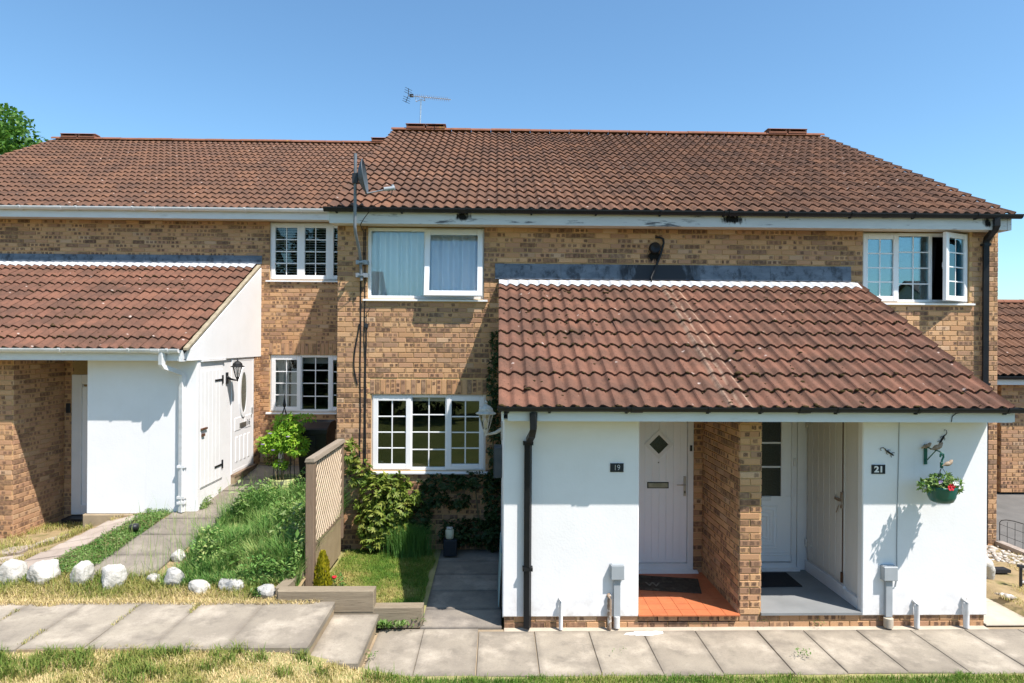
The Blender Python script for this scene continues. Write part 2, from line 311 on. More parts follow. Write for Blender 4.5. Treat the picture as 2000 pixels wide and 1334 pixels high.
class MB:
    def __init__(s): s.v = []; s.f = []; s.uv = []; s.sd = []; s.sm = []
    def add(s, vs, fs, uvs=None, seed=0, smooth=False):
        b = len(s.v); s.v += [tuple(q) for q in vs]
        for i, q in enumerate(fs):
            s.f.append([b+k for k in q]); s.sd.append(seed); s.sm.append(smooth)
            s.uv += (uvs[i] if uvs else [(0, 0)]*len(q))
        return s
    def box(s, x0, y0, z0, x1, y1, z1, T=None, seed=0):
        vs = [Vector(p) for p in ((x0,y0,z0),(x1,y0,z0),(x1,y1,z0),(x0,y1,z0),(x0,y0,z1),(x1,y0,z1),(x1,y1,z1),(x0,y1,z1))]
        if T is not None: vs = [T @ p for p in vs]
        return s.add(vs, [(0,1,5,4),(1,2,6,5),(2,3,7,6),(3,0,4,7),(4,5,6,7),(3,2,1,0)], seed=seed)
    def cbox(s, x0, y0, z0, x1, y1, z1, c=.004, T=None):
        """box with chamfered edges on the x-z outline of its front (low y) face"""
        a = [(x0,z0),(x1,z0),(x1,z1),(x0,z1)]; b = [(x0+c,z0+c),(x1-c,z0+c),(x1-c,z1-c),(x0+c,z1-c)]
        vs = [Vector((x,y0,z)) for x,z in b]+[Vector((x,y0+c,z)) for x,z in a]+[Vector((x,y1,z)) for x,z in a]
        if T is not None: vs = [T @ p for p in vs]
        fs = [(0,1,2,3)]+[(4+i,4+(i+1)%4,(i+1)%4,i) for i in range(4)]+[(8+i,8+(i+1)%4,4+(i+1)%4,4+i) for i in range(4)]+[(11,10,9,8)]
        return s.add(vs, fs)
    def quad(s, a, b, c, d): return s.add([a, b, c, d], [(0,1,2,3)])
    def prism(s, poly, axis, a, b):
        """poly: list of 2-D points in the plane across axis; extruded from a to b"""
        def P(p, t): return {'x': (t, p[0], p[1]), 'y': (p[0], t, p[1]), 'z': (p[0], p[1], t)}[axis]
        n = len(poly); vs = [P(p, a) for p in poly]+[P(p, b) for p in poly]
        return s.add(vs, [tuple(range(n))[::-1], tuple(range(n, 2*n))]+[(i,(i+1)%n,n+(i+1)%n,n+i) for i in range(n)])
    def tube(s, pts, rad, n=8, cap=True, smooth=True):
        pts = [Vector(p) for p in pts]; rs = rad if isinstance(rad, (list, tuple)) else [rad]*len(pts)
        vs = []; up = Vector((.13, .31, .94))
        for i, p in enumerate(pts):
            d = (pts[min(i+1, len(pts)-1)]-pts[max(i-1, 0)]).normalized()
            a = d.cross(up)
            if a.length < .05: a = d.cross(Vector((1, .2, 0)))
            a.normalize(); b = d.cross(a)
            vs += [p+(a*math.cos(t)+b*math.sin(t))*rs[i] for t in [2*math.pi*k/n+(math.pi/4 if n == 4 else 0) for k in range(n)]]
        fs = [(i*n+k, i*n+(k+1)%n, (i+1)*n+(k+1)%n, (i+1)*n+k) for i in range(len(pts)-1) for k in range(n)]
        s.add(vs, fs, smooth=smooth)
        if cap: s.add(vs[:n], [tuple(range(n))]); s.add(vs[-n:], [tuple(range(n))[::-1]])
        return s
    def lathe(s, prof, c, n=16, sx=1, sy=1, smooth=True):
        vs = [(c[0]+rr*math.cos(2*math.pi*k/n)*sx, c[1]+rr*math.sin(2*math.pi*k/n)*sy, c[2]+zz) for rr, zz in prof for k in range(n)]
        fs = [(i*n+k, i*n+(k+1)%n, (i+1)*n+(k+1)%n, (i+1)*n+k) for i in range(len(prof)-1) for k in range(n)]
        return s.add(vs, fs, smooth=smooth)
    def mesh(s, name, m):
        me = bpy.data.meshes.new(name); me.from_pydata(s.v, [], s.f); me.materials.append(m)
        if any(s.sm): me.polygons.foreach_set('use_smooth', s.sm)
        if m in (M_BRICK, M_BRICKP, M_TILE, M_TILE2):
            ul = me.uv_layers.new(name='UVMap'); ul.data.foreach_set('uv', np.array(s.uv, dtype='f').ravel())
            at = me.attributes.new('seed', 'FLOAT', 'FACE'); at.data.foreach_set('value', np.array(s.sd, dtype='f'))
        me.update(); return me
    def build(s, name, m, parent=None, loc=None, **kw):
        o = bpy.data.objects.new(name, s.mesh(name, m)); link(o, parent)
        if loc: o.location = loc
        return tag(o, **kw) if kw else o

def npobj(name, V, F, m, parent=None, tint=None, smooth=False):
    me = bpy.data.meshes.new(name); V = np.asarray(V, dtype='f'); F = np.asarray(F, dtype='i'); k = F.shape[1]
    me.vertices.add(len(V)); me.vertices.foreach_set('co', V.ravel())
    me.loops.add(F.size); me.loops.foreach_set('vertex_index', F.ravel())
    me.polygons.add(len(F)); me.polygons.foreach_set('loop_start', np.arange(0, F.size, k, dtype='i'))
    if smooth: me.polygons.foreach_set('use_smooth', np.ones(len(F), dtype=bool))
    me.materials.append(m)
    if tint is not None:
        at = me.attributes.new('tint', 'FLOAT', 'POINT'); at.data.foreach_set('value', np.asarray(tint, dtype='f'))
    me.update(calc_edges=True); me.validate()
    o = bpy.data.objects.new(name, me); return link(o, parent)
def unit(a): return a/np.maximum(np.linalg.norm(a, axis=1, keepdims=True), 1e-6)
def leaves(name, P, D, Nn, L, W, tint, m, parent=None):
    """leaf-shaped folded cards: P base points, D growth direction, Nn rough normals"""
    P = np.asarray(P, 'f'); n = len(P); D = unit(np.asarray(D)); side = unit(np.cross(D, Nn)); up = unit(np.cross(side, D))
    L = np.broadcast_to(L, n)[:, None]; W = np.broadcast_to(W, n)[:, None]
    a = P; b = P+D*L*.5+side*W*.5+up*W*.18; c = P+D*L-up*L*.12; d = P+D*L*.5-side*W*.5+up*W*.18; e = P+D*L*.45
    V = np.stack([a, b, c, d], 1).reshape(-1, 3)
    i = np.arange(n)[:, None]*4
    F = np.concatenate([i+np.array([[0, 1, 2]]), i+np.array([[0, 2, 3]])], 0)
    return npobj(name, V, F, m, parent, np.repeat(tint, 4))
def blades(name, P, H, Wd, lean, tint, m, parent=None):
    P = np.asarray(P, 'f'); n = len(P); th = rng.uniform(0, 2*np.pi, n); d = np.stack([np.cos(th), np.sin(th), np.zeros(n)], 1)
    ph = th+np.pi/2+rng.normal(0, .5, n); s = np.stack([np.cos(ph), np.sin(ph), np.zeros(n)], 1)*(np.broadcast_to(Wd, n)[:, None]/2)
    H = np.broadcast_to(H, n); ln = (np.broadcast_to(lean, n)*rng.uniform(.3, 1.3, n)*H)[:, None]; z = np.array([[0, 0, 1.]])
    mid = P+d*ln*.35+z*(H*.6)[:, None]; tip = P+d*ln+z*(H*np.clip(1-.25*np.broadcast_to(lean, n), .4, 1))[:, None]
    V = np.stack([P-s, P+s, mid+s*.8, mid-s*.8, tip], 1).reshape(-1, 3); i = np.arange(n)[:, None]*5
    F = np.concatenate([i+np.array([[0, 1, 2]]), i+np.array([[0, 2, 3]]), i+np.array([[3, 2, 4]])], 0)
    return npobj(name, V, F, m, parent, np.repeat(tint, 5))
def nz(P, scale, seed=0):
    return np.array([mnoise.noise(Vector((p[0]*scale+seed, p[1]*scale-seed, seed*.7))) for p in P])
def rockmesh(size, seed, sub=4, rough=.2, boxy=.4):
    rr = random.Random(seed); bm = bmesh.new(); bmesh.ops.create_icosphere(bm, subdivisions=sub, radius=1)
    planes = []
    for k in range(11):
        n_ = Vector((rr.gauss(0, 1), rr.gauss(0, 1), rr.gauss(.1, .8))).normalized(); planes.append((n_, rr.uniform(.62, .86)))
    for v in bm.verts:
        c = v.co.copy(); mx = max(abs(c.x), abs(c.y), abs(c.z)); c = c.lerp(c/mx*.85, boxy)
        for n_, d in planes:
            q = c.dot(n_)-d
            if q > 0: c -= n_*q*.6
        k = 1+rough*.45*mnoise.noise(c*1.6+Vector((seed, seed*.3, 0)))+rough*.35*mnoise.noise(c*5+Vector((0, seed, 0)))+rough*.14*mnoise.noise(c*13+Vector((0, seed, 3)))
        v.co = Vector((c.x*size[0], c.y*size[1], c.z*size[2]))*k*1.05
    me = bpy.data.meshes.new('rock'); bm.to_mesh(me); bm.free()
    for p in me.polygons: p.use_smooth = True
    return me
# ------------------------------------------------------------------ builders for walls, roofs, windows, gutters
def brick_geo(mb, L, H, T, seed):
    c, f0, f1, bk = .004, -.009, -.005, .014
    a = [(0,0),(L,0),(L,H),(0,H)]; b = [(c,c),(L-c,c),(L-c,H-c),(c,H-c)]
    vs = [Vector((x,f0,z)) for x,z in b]+[Vector((x,f1,z)) for x,z in a]+[Vector((x,bk,z)) for x,z in a]
    vs = [T @ p for p in vs]
    ru = lambda i: b[i] if i < 4 else a[(i-4) % 4]
    fs = [(0,1,2,3)]+[(4+i,4+(i+1)%4,(i+1)%4,i) for i in range(4)]+[(8+i,8+(i+1)%4,4+(i+1)%4,4+i) for i in range(4)]
    flip = H > L                                    # soldier: run the texture along the long side
    mb.add(vs, fs, [[(ru(i)[1], ru(i)[0]) if flip else ru(i) for i in q] for q in fs], seed)

def wall_rects(x0, x1, z0, z1, holes):
    xs = sorted({x0, x1, *[min(max(h[i], x0), x1) for h in holes for i in (0, 1)]}); zs = sorted({z0, z1, *[min(max(h[i], z0), z1) for h in holes for i in (2, 3)]})
    for i in range(len(xs)-1):
        for k in range(len(zs)-1):
            cx, cz = (xs[i]+xs[i+1])/2, (zs[k]+zs[k+1])/2
            if not any(h[0] < cx < h[1] and h[2] < cz < h[3] for h in holes): yield xs[i], xs[i+1], zs[k], zs[k+1]

def brick_wall(recs, house, name, org, ang, length, z0, z1, holes=(), soldiers=(), skip=(), mat=None, phase=0, top=None, reveal=.13):
    """mortar backing (the part) + list of bricks to be allotted later. local x along wall, y into the wall"""
    T = Matrix.Translation((org[0], org[1], 0)) @ Matrix.Rotation(ang, 4, 'Z')
    mb = MB(); mt = mat or M_BRICK
    for a, b, c, d in wall_rects(0, length, z0, z1, holes):
        mb.add([T @ Vector(p) for p in ((a,0,c),(b,0,c),(b,0,d),(a,0,d))], [(0,1,2,3)])
    for h in holes:
        q = [(h[0],h[2]),(h[1],h[2]),(h[1],h[3]),(h[0],h[3])]
        for i in range(4):
            p, s_ = q[i], q[(i+1)%4]
            mb.add([T @ Vector(v) for v in ((p[0],0,p[1]),(s_[0],0,s_[1]),(s_[0],reveal,s_[1]),(p[0],reveal,p[1]))], [(0,1,2,3)])
    part = mb.build(name, M_MORTAR, house)
    blocked = list(holes)+[(sd[0], sd[1], sd[2], sd[2]+.225) for sd in soldiers]
    J = .01
    nrow = int(math.ceil((z1-z0)/.075))
    for i in range(nrow):
        za = z0+i*.075+J/2; zb = min(za+.065, z1)
        if zb-za < .02: continue
        zc = (za+zb)/2
        xa, xb = 0, length
        if top:                                     # sloping top: (z at x=0, z at x=length)
            pass
        spans = [(0, length)]
        for h in blocked:
            if h[2]-.02 < zc < h[3]+.02:
                ns = []
                for a, b in spans:
                    if h[1] <= a or h[0] >= b: ns.append((a, b)); continue
                    if h[0] > a: ns.append((a, h[0]))
                    if h[1] < b: ns.append((h[1], b))
                spans = ns
        for a, b in spans:
            k = math.floor((a-phase)/.225)-1
            while True:
                p = phase+k*.225+(i % 2)*.1125; k += 1
                if p > b: break
                l, rr = max(p, a)+J/2*(p > a), min(p+.225, b)-J/2*(p+.225 < b)
                if rr-l < .035: continue
                cx = (l+rr)/2
                if any(q[0] < cx < q[1] and q[2] < zc < q[3] for q in skip): continue
                jz, jy = random.uniform(-.0012, .0012), random.uniform(-.0022, .0015)
                M = T @ Matrix.Translation((l, jy, za+jz)) @ Matrix.Rotation(random.uniform(-.004, .004), 4, 'Y')
                recs.append((((M @ Vector((.1, 0, 0)))-CAM).length, part, M, round(rr-l, 3), round(zb-za, 3), random.random()*97, mt))
    for sd in soldiers:
        n = int((sd[1]-sd[0])/.075); st = (sd[1]-sd[0])/n
        for k in range(n):
            M = T @ Matrix.Translation((sd[0]+k*st+J/2, random.uniform(-.002, .001), sd[2]+J/2))
            recs.append((((M @ Vector((0, 0, 0)))-CAM).length, part, M, round(st-J, 3), .215, random.random()*97, mt))
    return part
_bm = {}
def lay_bricks(recs, limit=300):
    recs.sort(key=lambda q: q[0]); rest = {}
    for n, (d, part, M, L, H, sd, mt) in enumerate(recs):
        if n < limit:
            key = (round(L/.008)*.008, H, mt.name, n % 9)
            if key not in _bm:
                b = MB(); brick_geo(b, L, H, Matrix(), sd); _bm[key] = b.mesh('brick', mt)
            o = bpy.data.objects.new('brick', _bm[key]); link(o, part); o.matrix_local = M
        else:
            brick_geo(rest.setdefault((part.name, mt.name), (part, mt, MB()))[2], L, H, M, sd)
    for part, mt, mb in rest.values(): mb.build('bricks', mt, part, kind='stuff')

def tile_geo(mb, wd, ln, T, seed, th=.022, amp=.0205):
    n = 12; top = []; low = []; bk = []
    for i in range(n+1):
        x = -.005+(wd+.010)*i/n; ph = 2*math.pi*2*x/wd+.5
        h = amp*(math.sin(ph)+.28*math.sin(2*ph+.4))
        top.append(T @ Vector((x, 0, h+.032))); low.append(T @ Vector((x, .003, h+.032-th))); bk.append(T @ Vector((x, ln, h)))
    k = n+1
    fs = [(i, i+1, 2*k+i+1, 2*k+i) for i in range(n)]
    mb.add(top+low+bk, fs, seed=seed, smooth=True)
    mb.add(top+low, [(k+i, k+i+1, i+1, i) for i in range(n)], seed=seed)

def tiled_roof(house, name, tname, x0, ntile, wd, ye, ze, yr, zr, nrow, mat, limit=300, moss=0, mossbias=1.0, xvis=None):
    pitch = math.atan2(zr-ze, yr-ye); SL = math.hypot(zr-ze, yr-ye); g = SL/nrow; x1 = x0+ntile*wd
    up = Vector((0, math.cos(pitch), math.sin(pitch))); nn = Vector((0, -math.sin(pitch), math.cos(pitch)))
    b = MB(); E0 = Vector((0, ye, ze))
    def pt(x, s_, h): return Vector((x, 0, 0))+E0+up*s_+nn*h
    b.add([pt(x0+.01, .03, -.03), pt(x1-.01, .03, -.03), pt(x1-.01, SL, -.03), pt(x0+.01, SL, -.03), pt(x0+.01, .05, -.09), pt(x1-.01, .05, -.09), pt(x1-.01, SL, -.09), pt(x0+.01, SL, -.09)],
          [(0,1,2,3),(7,6,5,4),(0,4,5,1),(1,5,6,2),(3,2,6,7),(0,3,7,4)])
    part = b.build(name, M_DECK, house)
    recs = []
    for j in range(nrow):
        for i in range(ntile):
            o = pt(x0+i*wd, j*g, random.uniform(-.0006, .0012))
            M = Matrix.Translation(o) @ Matrix.Rotation(pitch, 4, 'X') @ Matrix.Rotation(random.gauss(0, .0025), 4, 'Z') @ Matrix.Rotation(random.gauss(0, .003), 4, 'X')
            if random.random() < .02: M = M @ Matrix.Translation((0, -random.uniform(.008, .03), .002)) @ Matrix.Rotation(random.gauss(0, .012), 4, 'Z')
            d = (o-CAM).length
            if xvis and not (xvis[0] < o.x < xvis[1]): d += 100
            recs.append((d, M, random.random()*61))
    recs.sort(key=lambda q: q[0]); variants = []
    for k in range(6):
        m_ = MB(); tile_geo(m_, wd, g+.04, Matrix(), k*7.3); variants.append(m_.mesh(tname, mat))
    rest = MB()
    for n, (d, M, sd) in enumerate(recs):
        if n < limit:
            o = bpy.data.objects.new(tname, variants[n % 6]); link(o, part); o.matrix_local = M
        else: tile_geo(rest, wd, g+.04, M, sd)
    if rest.v: rest.build(tname+'s', mat, part, kind='stuff')
    if moss:
        V = []; F = []; b0 = 0
        ico = bmesh.new(); bmesh.ops.create_icosphere(ico, subdivisions=1, radius=1)
        iv = np.array([v.co[:] for v in ico.verts]); fi = np.array([[v.index for v in q.verts] for q in ico.faces]); ico.free()
        ctr = [(random.uniform(x0, x1), random.random()) for _ in range(9)]
        for _ in range(moss):
            if random.random() < .55:
                c = random.choice(ctr); x = random.gauss(c[0], .35); s_ = abs(random.gauss(c[1], .2))
            else: x, s_ = random.uniform(x0, x1), random.random()**mossbias
            if not (x0 < x < x1) or s_ > .98: continue
            row = math.floor(s_*nrow); sd = (row+random.choice((0, 0, 0, 0, random.random())))*g-.006
            ph = 2*math.pi*(x-x0)/(wd/2)+.5; h = .0225*(math.sin(ph)+.28*math.sin(2*ph+.4))+.02
            rr = random.uniform(.006, .016)*(1.6 if random.random() < .15 else 1)
            q = iv*np.array([rr*random.uniform(.9, 2.2), rr*random.uniform(.6, 1.2), rr*.7])*(1+rng.normal(0, .25, (len(iv), 1)))
            base = pt(x, sd, h); qq = q[:, :1]*np.array([[1, 0, 0]])+q[:, 1:2]*np.array(up)[None]+q[:, 2:3]*np.array(nn)[None]+np.array(base)[None]
            V.append(qq); F.append(fi+b0); b0 += len(iv)
        o = npobj('moss', np.concatenate(V), np.concatenate(F), M_MOSS, part); tag(o, kind='stuff')
    return part, pt, SL

def ridge_tiles(part, x0, x1, y, z, n, seed=0):
    st = (x1-x0)/n
    for i in range(n):
        b = MB(); a = []
        for t in range(9):
            an = math.pi*t/8; a.append((y-.125*math.cos(an), z+.075*math.sin(an)-.035))
        inn = [(y-.108*math.cos(math.pi*t/8), z+.06*math.sin(math.pi*t/8)-.035) for t in range(8, -1, -1)]
        dz = random.uniform(-.004, .004)
        b.prism([(p, q+dz) for p, q in a+inn], 'x', x0+i*st+.004, x0+(i+1)*st-.004)
        b.build('ridge_tile', M_RIDGE, part)

def gutter(house, x0, x1, yo, zt, mat, brk, rad=.055, name='gutter', union=()):
    """half-round gutter whose outer lip is at y=yo, top at zt"""
    yc = yo+rad; o_ = []; i_ = []
    for t in range(11):
        an = math.pi+math.pi*t/10; o_.append((yc+rad*math.cos(an), zt+rad*math.sin(an)*1.15)); i_.append((yc+(rad-.005)*math.cos(an), zt+(rad-.005)*math.sin(an)*1.15))
    g = MB().prism(o_+i_[::-1], 'x', x0, x1); g.prism(o_, 'x', x0-.004, x0+.002); g.prism(o_, 'x', x1-.002, x1+.004)
    part = g.build(name, mat, house)
    for x in brk:
        b = MB(); a = [(yc+(rad+.006)*math.cos(math.pi+math.pi*t/8), zt+(rad+.006)*math.sin(math.pi+math.pi*t/8)*1.15) for t in range(9)]
        c = [(yc+(rad-.001)*math.cos(math.pi+math.pi*t/8), zt+(rad-.001)*math.sin(math.pi+math.pi*t/8)*1.15) for t in range(9)]
        b.prism(a+c[::-1], 'x', x-.015, x+.015); b.box(x-.012, yc+.02, zt-.075, x+.012, yc+rad+.02, zt-.04); b.box(x-.014, yo-.008, zt-.012, x+.014, yo+.01, zt+.006)
        b.build('gutter_bracket', mat, part)
    for x in union:
        a = [(yc+(rad+.009)*math.cos(math.pi+math.pi*t/8), zt+.002+(rad+.009)*math.sin(math.pi+math.pi*t/8)*1.15) for t in range(9)]
        c = [(yc+(rad-.001)*math.cos(math.pi+math.pi*t/8), zt+.002+(rad-.001)*math.sin(math.pi+math.pi*t/8)*1.15) for t in range(9)]
        MB().prism(a+c[::-1], 'x', x-.06, x+.06).build('gutter_joint', mat, part)
    return part

def frame_bars(mb, x0, x1, z0, z1, wd, ya, yb, T=None):
    mb.cbox(x0, ya, z0, x0+wd, yb, z1, .005, T); mb.cbox(x1-wd, ya, z0, x1, yb, z1, .005, T)
    mb.cbox(x0+wd, ya+.001, z0, x1-wd, yb, z0+wd, .005, T); mb.cbox(x0+wd, ya+.001, z1-wd, x1-wd, yb, z1, .005, T)

def window(house, x0, x1, z0, z1, yf, lights, glass_m, sill=True, room=True):
    """yf = brick face; lights: list of dicts w (share), kind fixed|sash, grid (cols, rows), open (axis, degrees)"""
    ya, yb = yf+.035, yf+.105; fw = .048
    b = MB(); frame_bars(b, x0, x1, z0, z1, fw, ya, yb)
    tot = sum(l['w'] for l in lights); x = x0+fw; inner = (x1-x0-2*fw); cells = []
    for i, l in enumerate(lights):
        e = x+inner*l['w']/tot; cells.append((x+(.022 if i else 0), e-(.022 if i < len(lights)-1 else 0), l)); 
        if i < len(lights)-1: b.cbox(e-.022, ya+.0005, z0+fw, e+.022, yb, z1-fw, .005)
        x = e
    part = b.build('window', M_UPVC, house)
    for a, e, l in cells:
        T = Matrix(); c, d = z0+fw, z1-fw; sw = 0
        if l['kind'] == 'sash':
            sw = .05; a0, e0, c0, d0 = a-.026, e+.026, c-.026, d+.026; ys = ya-.014
            if l.get('open'):
                ax, dg = l['open']
                if ax == 'top': T = Matrix.Translation((0, ys, d0)) @ Matrix.Rotation(R(-dg), 4, 'X') @ Matrix.Translation((0, -ys, -d0)); T = Matrix.Translation((0, -.008, 0)) @ T
                else: T = Matrix.Translation((e0, ys, 0)) @ Matrix.Rotation(R(dg), 4, 'Z') @ Matrix.Translation((-e0, -ys, 0)); T = Matrix.Translation((0, -.012, 0)) @ T
            s_ = MB(); frame_bars(s_, a0, e0, c0, d0, sw+.026, ys, ys+.052, T)
            s_.build('sash', M_UPVC, part)
            a, e, c, d = a+sw, e-sw, c+sw, d-sw
        yg = ya+.03 if not sw else ya+.012
        MB().box(a-.004, yg, c-.004, e+.004, yg+.018, d+.004, T).build('pane', glass_m, part)
        k = MB(); gx, gz = l.get('grid', (1, 1)); bw = .0095
        for i in range(1, gx): xx = a+(e-a)*i/gx; k.cbox(xx-bw, yg-.005, c, xx+bw, yg-.0005, d, .003, T)
        for j in range(1, gz):
            zz = c+(d-c)*j/gz
            for i in range(gx):
                xa = a+(e-a)*i/gx+(bw if i else 0); xb = a+(e-a)*(i+1)/gx-(bw if i < gx-1 else 0)
                k.cbox(xa, yg-.0048, zz-bw, xb, yg-.0005, zz+bw, .003, T)
        if k.v: k.build('glazing_bars', M_UPVC, part)
        if l['kind'] == 'sash' and l.get('handle'):
            hx = e+.02 if l['handle'] == 'r' else (a-.02 if l['handle'] == 'l' else (a+e)/2)
            hz = (c+d)/2 if l['handle'] in 'lr' else c-.015
            h = MB(); h.box(hx-.012, yg+.03, hz-.03, hx+.012, yg+.055, hz+.03, T); h.tube([T @ Vector((hx, yg+.06, hz)), T @ Vector((hx+.02, yg+.07, hz+.06)), T @ Vector((hx+.05, yg+.07, hz+.1))], .008, 6)
            h.build('handle', M_UPVC, part)
    if sill:
        q = MB(); q.prism([(yf-.055, z0-.036), (yf+.1, z0-.036), (yf+.1, z0-.002), (yf+.03, z0-.002), (yf-.055, z0-.012)], 'x', x0-.055, x1+.055)
        q.build('sill', M_UPVC, part)
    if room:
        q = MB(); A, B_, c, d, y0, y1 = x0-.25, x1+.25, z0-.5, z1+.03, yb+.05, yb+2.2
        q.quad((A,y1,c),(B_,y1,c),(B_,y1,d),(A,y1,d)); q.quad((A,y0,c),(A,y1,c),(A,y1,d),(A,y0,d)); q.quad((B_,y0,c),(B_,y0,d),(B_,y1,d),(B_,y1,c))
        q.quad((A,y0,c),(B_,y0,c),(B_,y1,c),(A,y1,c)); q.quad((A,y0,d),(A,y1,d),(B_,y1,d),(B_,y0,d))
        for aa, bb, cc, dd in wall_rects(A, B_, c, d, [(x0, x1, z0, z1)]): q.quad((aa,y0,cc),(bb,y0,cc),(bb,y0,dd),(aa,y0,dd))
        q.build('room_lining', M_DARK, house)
    return part

def gable(house, name, x0, x1, ya, yb, z0, za, zb, m):
    """thick wall in the y-z plane with a sloping top from (ya, za) up to (yb, zb)"""
    return MB().prism([(ya, z0), (yb, z0), (yb, zb), (ya, za)], 'x', x0, x1).build(name, m, house)

def downpipe(house, pts, m, sz=.034, clips=(), name='downpipe'):
    b = MB(); b.tube(pts, sz, 4 if m is M_WHITEP else 4, smooth=False)
    part = b.build(name, m, house)
    for p in clips: MB().box(p[0]-.055, p[1]-.04, p[2]-.018, p[0]+.055, p[1]+.045, p[2]+.018).build('pipe_clip', m, part)
    return part

# ------------------------------------------------------------------ right hand house (doors 19 and 21)
H1 = empty('terraced_house', (2.6, 9.62, 0), 'buff brick terraced house with doors 19 and 21 under one tiled porch', 'house')
rec1 = []
SC = 'lead_flashing'
def put_text(txt, size, loc, m, parent, ext=.003, sx=1.0, off=0, rot=(90, 0, 0), name='numerals'):
    cu = bpy.data.curves.new(name, 'FONT'); cu.body = txt; cu.size = size; cu.extrude = ext; cu.align_x = 'CENTER'; cu.align_y = 'CENTER'; cu.offset = off; cu.materials.append(m)
    t = bpy.data.objects.new(name, cu); C.objects.link(t); bpy.context.view_layer.update()
    me = bpy.data.meshes.new_from_object(t.evaluated_get(bpy.context.evaluated_depsgraph_get())); C.objects.unlink(t); bpy.data.objects.remove(t)
    me.materials.clear(); me.materials.append(m); o = bpy.data.objects.new(name, me); link(o, parent); o.location = loc; o.rotation_euler = [R(q) for q in rot]; o.scale = (sx, 1, 1); return o
X0 = -2.36; W1 = 9.96
wins1 = [(-1.924, -.194, 3.725, 4.80), (-1.856, -.156, 1.167, 2.305), (5.52, 7.164, 3.725, 4.80)]
main1 = brick_wall(rec1, H1, 'main_wall', (X0, 9.62), 0, W1, 0.0, 4.80, [(a-X0, b-X0, c, d) for a, b, c, d in wins1],
           soldiers=[(-1.856-X0-.02, -.156-X0+.02, 2.305)], skip=[(.2-X0, 5.35-X0, -1, 4.12)])
brick_wall(rec1, H1, 'side_wall', (X0, 14.9), R(-90), 5.28, 0, 4.80)
brick_wall(rec1, H1, 'side_wall', (X0+W1, 9.62), R(90), 5.28, 0, 4.80)
MB().prism([(9.64, 4.8), (14.88, 4.8), (14.88, 7.75), (9.64, 5.05)], 'x', X0+.02, X0+.1).prism([(9.64, 4.8), (14.88, 4.8), (14.88, 7.75), (9.64, 5.05)], 'x', X0+W1-.1, X0+W1-.02).box(X0+.02, 14.9, 0, X0+W1-.02, 15, 7.7).build('gable_and_light_stop_wall', M_MORTAR, H1)  # two gables, plus an added unseen wall under the ridge to block light
# porch masonry
brick_wall(rec1, H1, 'porch_plinth', (.10, 7.06), 0, 5.34, -.045, .105)
brick_wall(rec1, H1, 'pillar_wall', (2.69, 7.05), 0, .236, .105, 2.28)
brick_wall(rec1, H1, 'pillar_wall', (2.69, 8.33), R(-90), 1.28, .105, 2.28)
brick_wall(rec1, H1, 'pillar_wall', (2.926, 7.05), R(90), 1.31, .105, 2.28)
brick_wall(rec1, H1, 'recess_wall', (2.57, 8.32), 0, .12, .105, 2.28)
wa = MB().cbox(.08, 7.03, .095, 1.57, 7.12, 2.285, .01).box(1.5, 7.12, .095, 1.57, 8.33, 2.285).build('porch_wall', M_RENDER, H1)
wb = MB().cbox(4.05, 7.03, .095, 5.455, 7.12, 2.285, .01).build('porch_wall', M_RENDER, H1)
gable(H1, 'porch_side_wall', .08, .16, 7.13, 9.6, .05, 2.55, 3.9, M_RENDER)
gable(H1, 'porch_side_wall', 5.37, 5.455, 7.13, 9.6, .05, 2.55, 3.9, M_RENDER)
MB().box(3.95, 8.36, .1, 4.1, 8.42, 2.285).build('door_side_panel', M_UPVC, H1)
MB().box(4.09, 7.13, .1, 4.12, 8.4, 2.285).build('shed_wall', M_CREAM, H1)
# shed door in the side of the recess: planks, battens, latch
sd = MB().box(4.078, 7.46, .3, 4.0885, 8.33, 2.2).build('shed_door', M_CREAM, H1)
for k in range(6):
    a = 7.48+k*.14
    MB().cbox(0, 0, 0, .134, .016, 1.86, .004, Matrix.Translation((4.062, a+.134, .32)) @ Matrix.Rotation(R(-90), 4, 'Z')).build('plank', M_CREAM, sd)
MB().box(4.05, 7.42, .115, 4.0885, 8.34, .27).box(4.05, 7.13, .115, 4.0885, 7.418, .25).build('skirting_board', M_UPVC, H1)
MB().box(4.045, 7.47, 1.24, 4.061, 7.62, 1.27).box(4.04, 7.45, 1.17, 4.062, 7.475, 1.36).tube([(4.04, 7.5, 1.2), (4.03, 7.52, 1.14), (4.04, 7.56, 1.1)], .006, 5).build('latch', M_PIPEB, sd)
for z in (.5, 2.05): MB().box(4.05, 8.2, z-.012, 4.061, 8.34, z+.012).box(4.045, 8.31, z-.05, 4.062, 8.34, z+.05).build('hinge', M_CREAM, sd)
MB().tube([(4.066, 7.468, .3), (4.066, 7.468, 2.2)], .006, 5).box(4.05, 7.455, .3, 4.07, 7.48, .42).build('drop_bolt', M_RUST, sd)
# porch floors
fl = MB().box(1.57, 7.06, .02, 2.69, 8.36, .104).build('porch_floor', M_CONC, H1)
def ftile(wd, dp, hh):
    return MB().box(.002, .002, 0, wd-.002, dp-.002, hh).mesh('floor_tile', M_ORANGE)
tm = ftile(.16, .1525, .014)
for i in range(7):
    for j in range(9):
        o = bpy.data.objects.new('floor_tile', tm); link(o, fl); o.location = (1.57+i*.16, 7.005+j*.1525-.0, .1045+random.uniform(0, .0012))
MB().box(2.926, 7.02, .105, 4.05, 8.4, .132).build('porch_floor', M_GREYFL, H1)
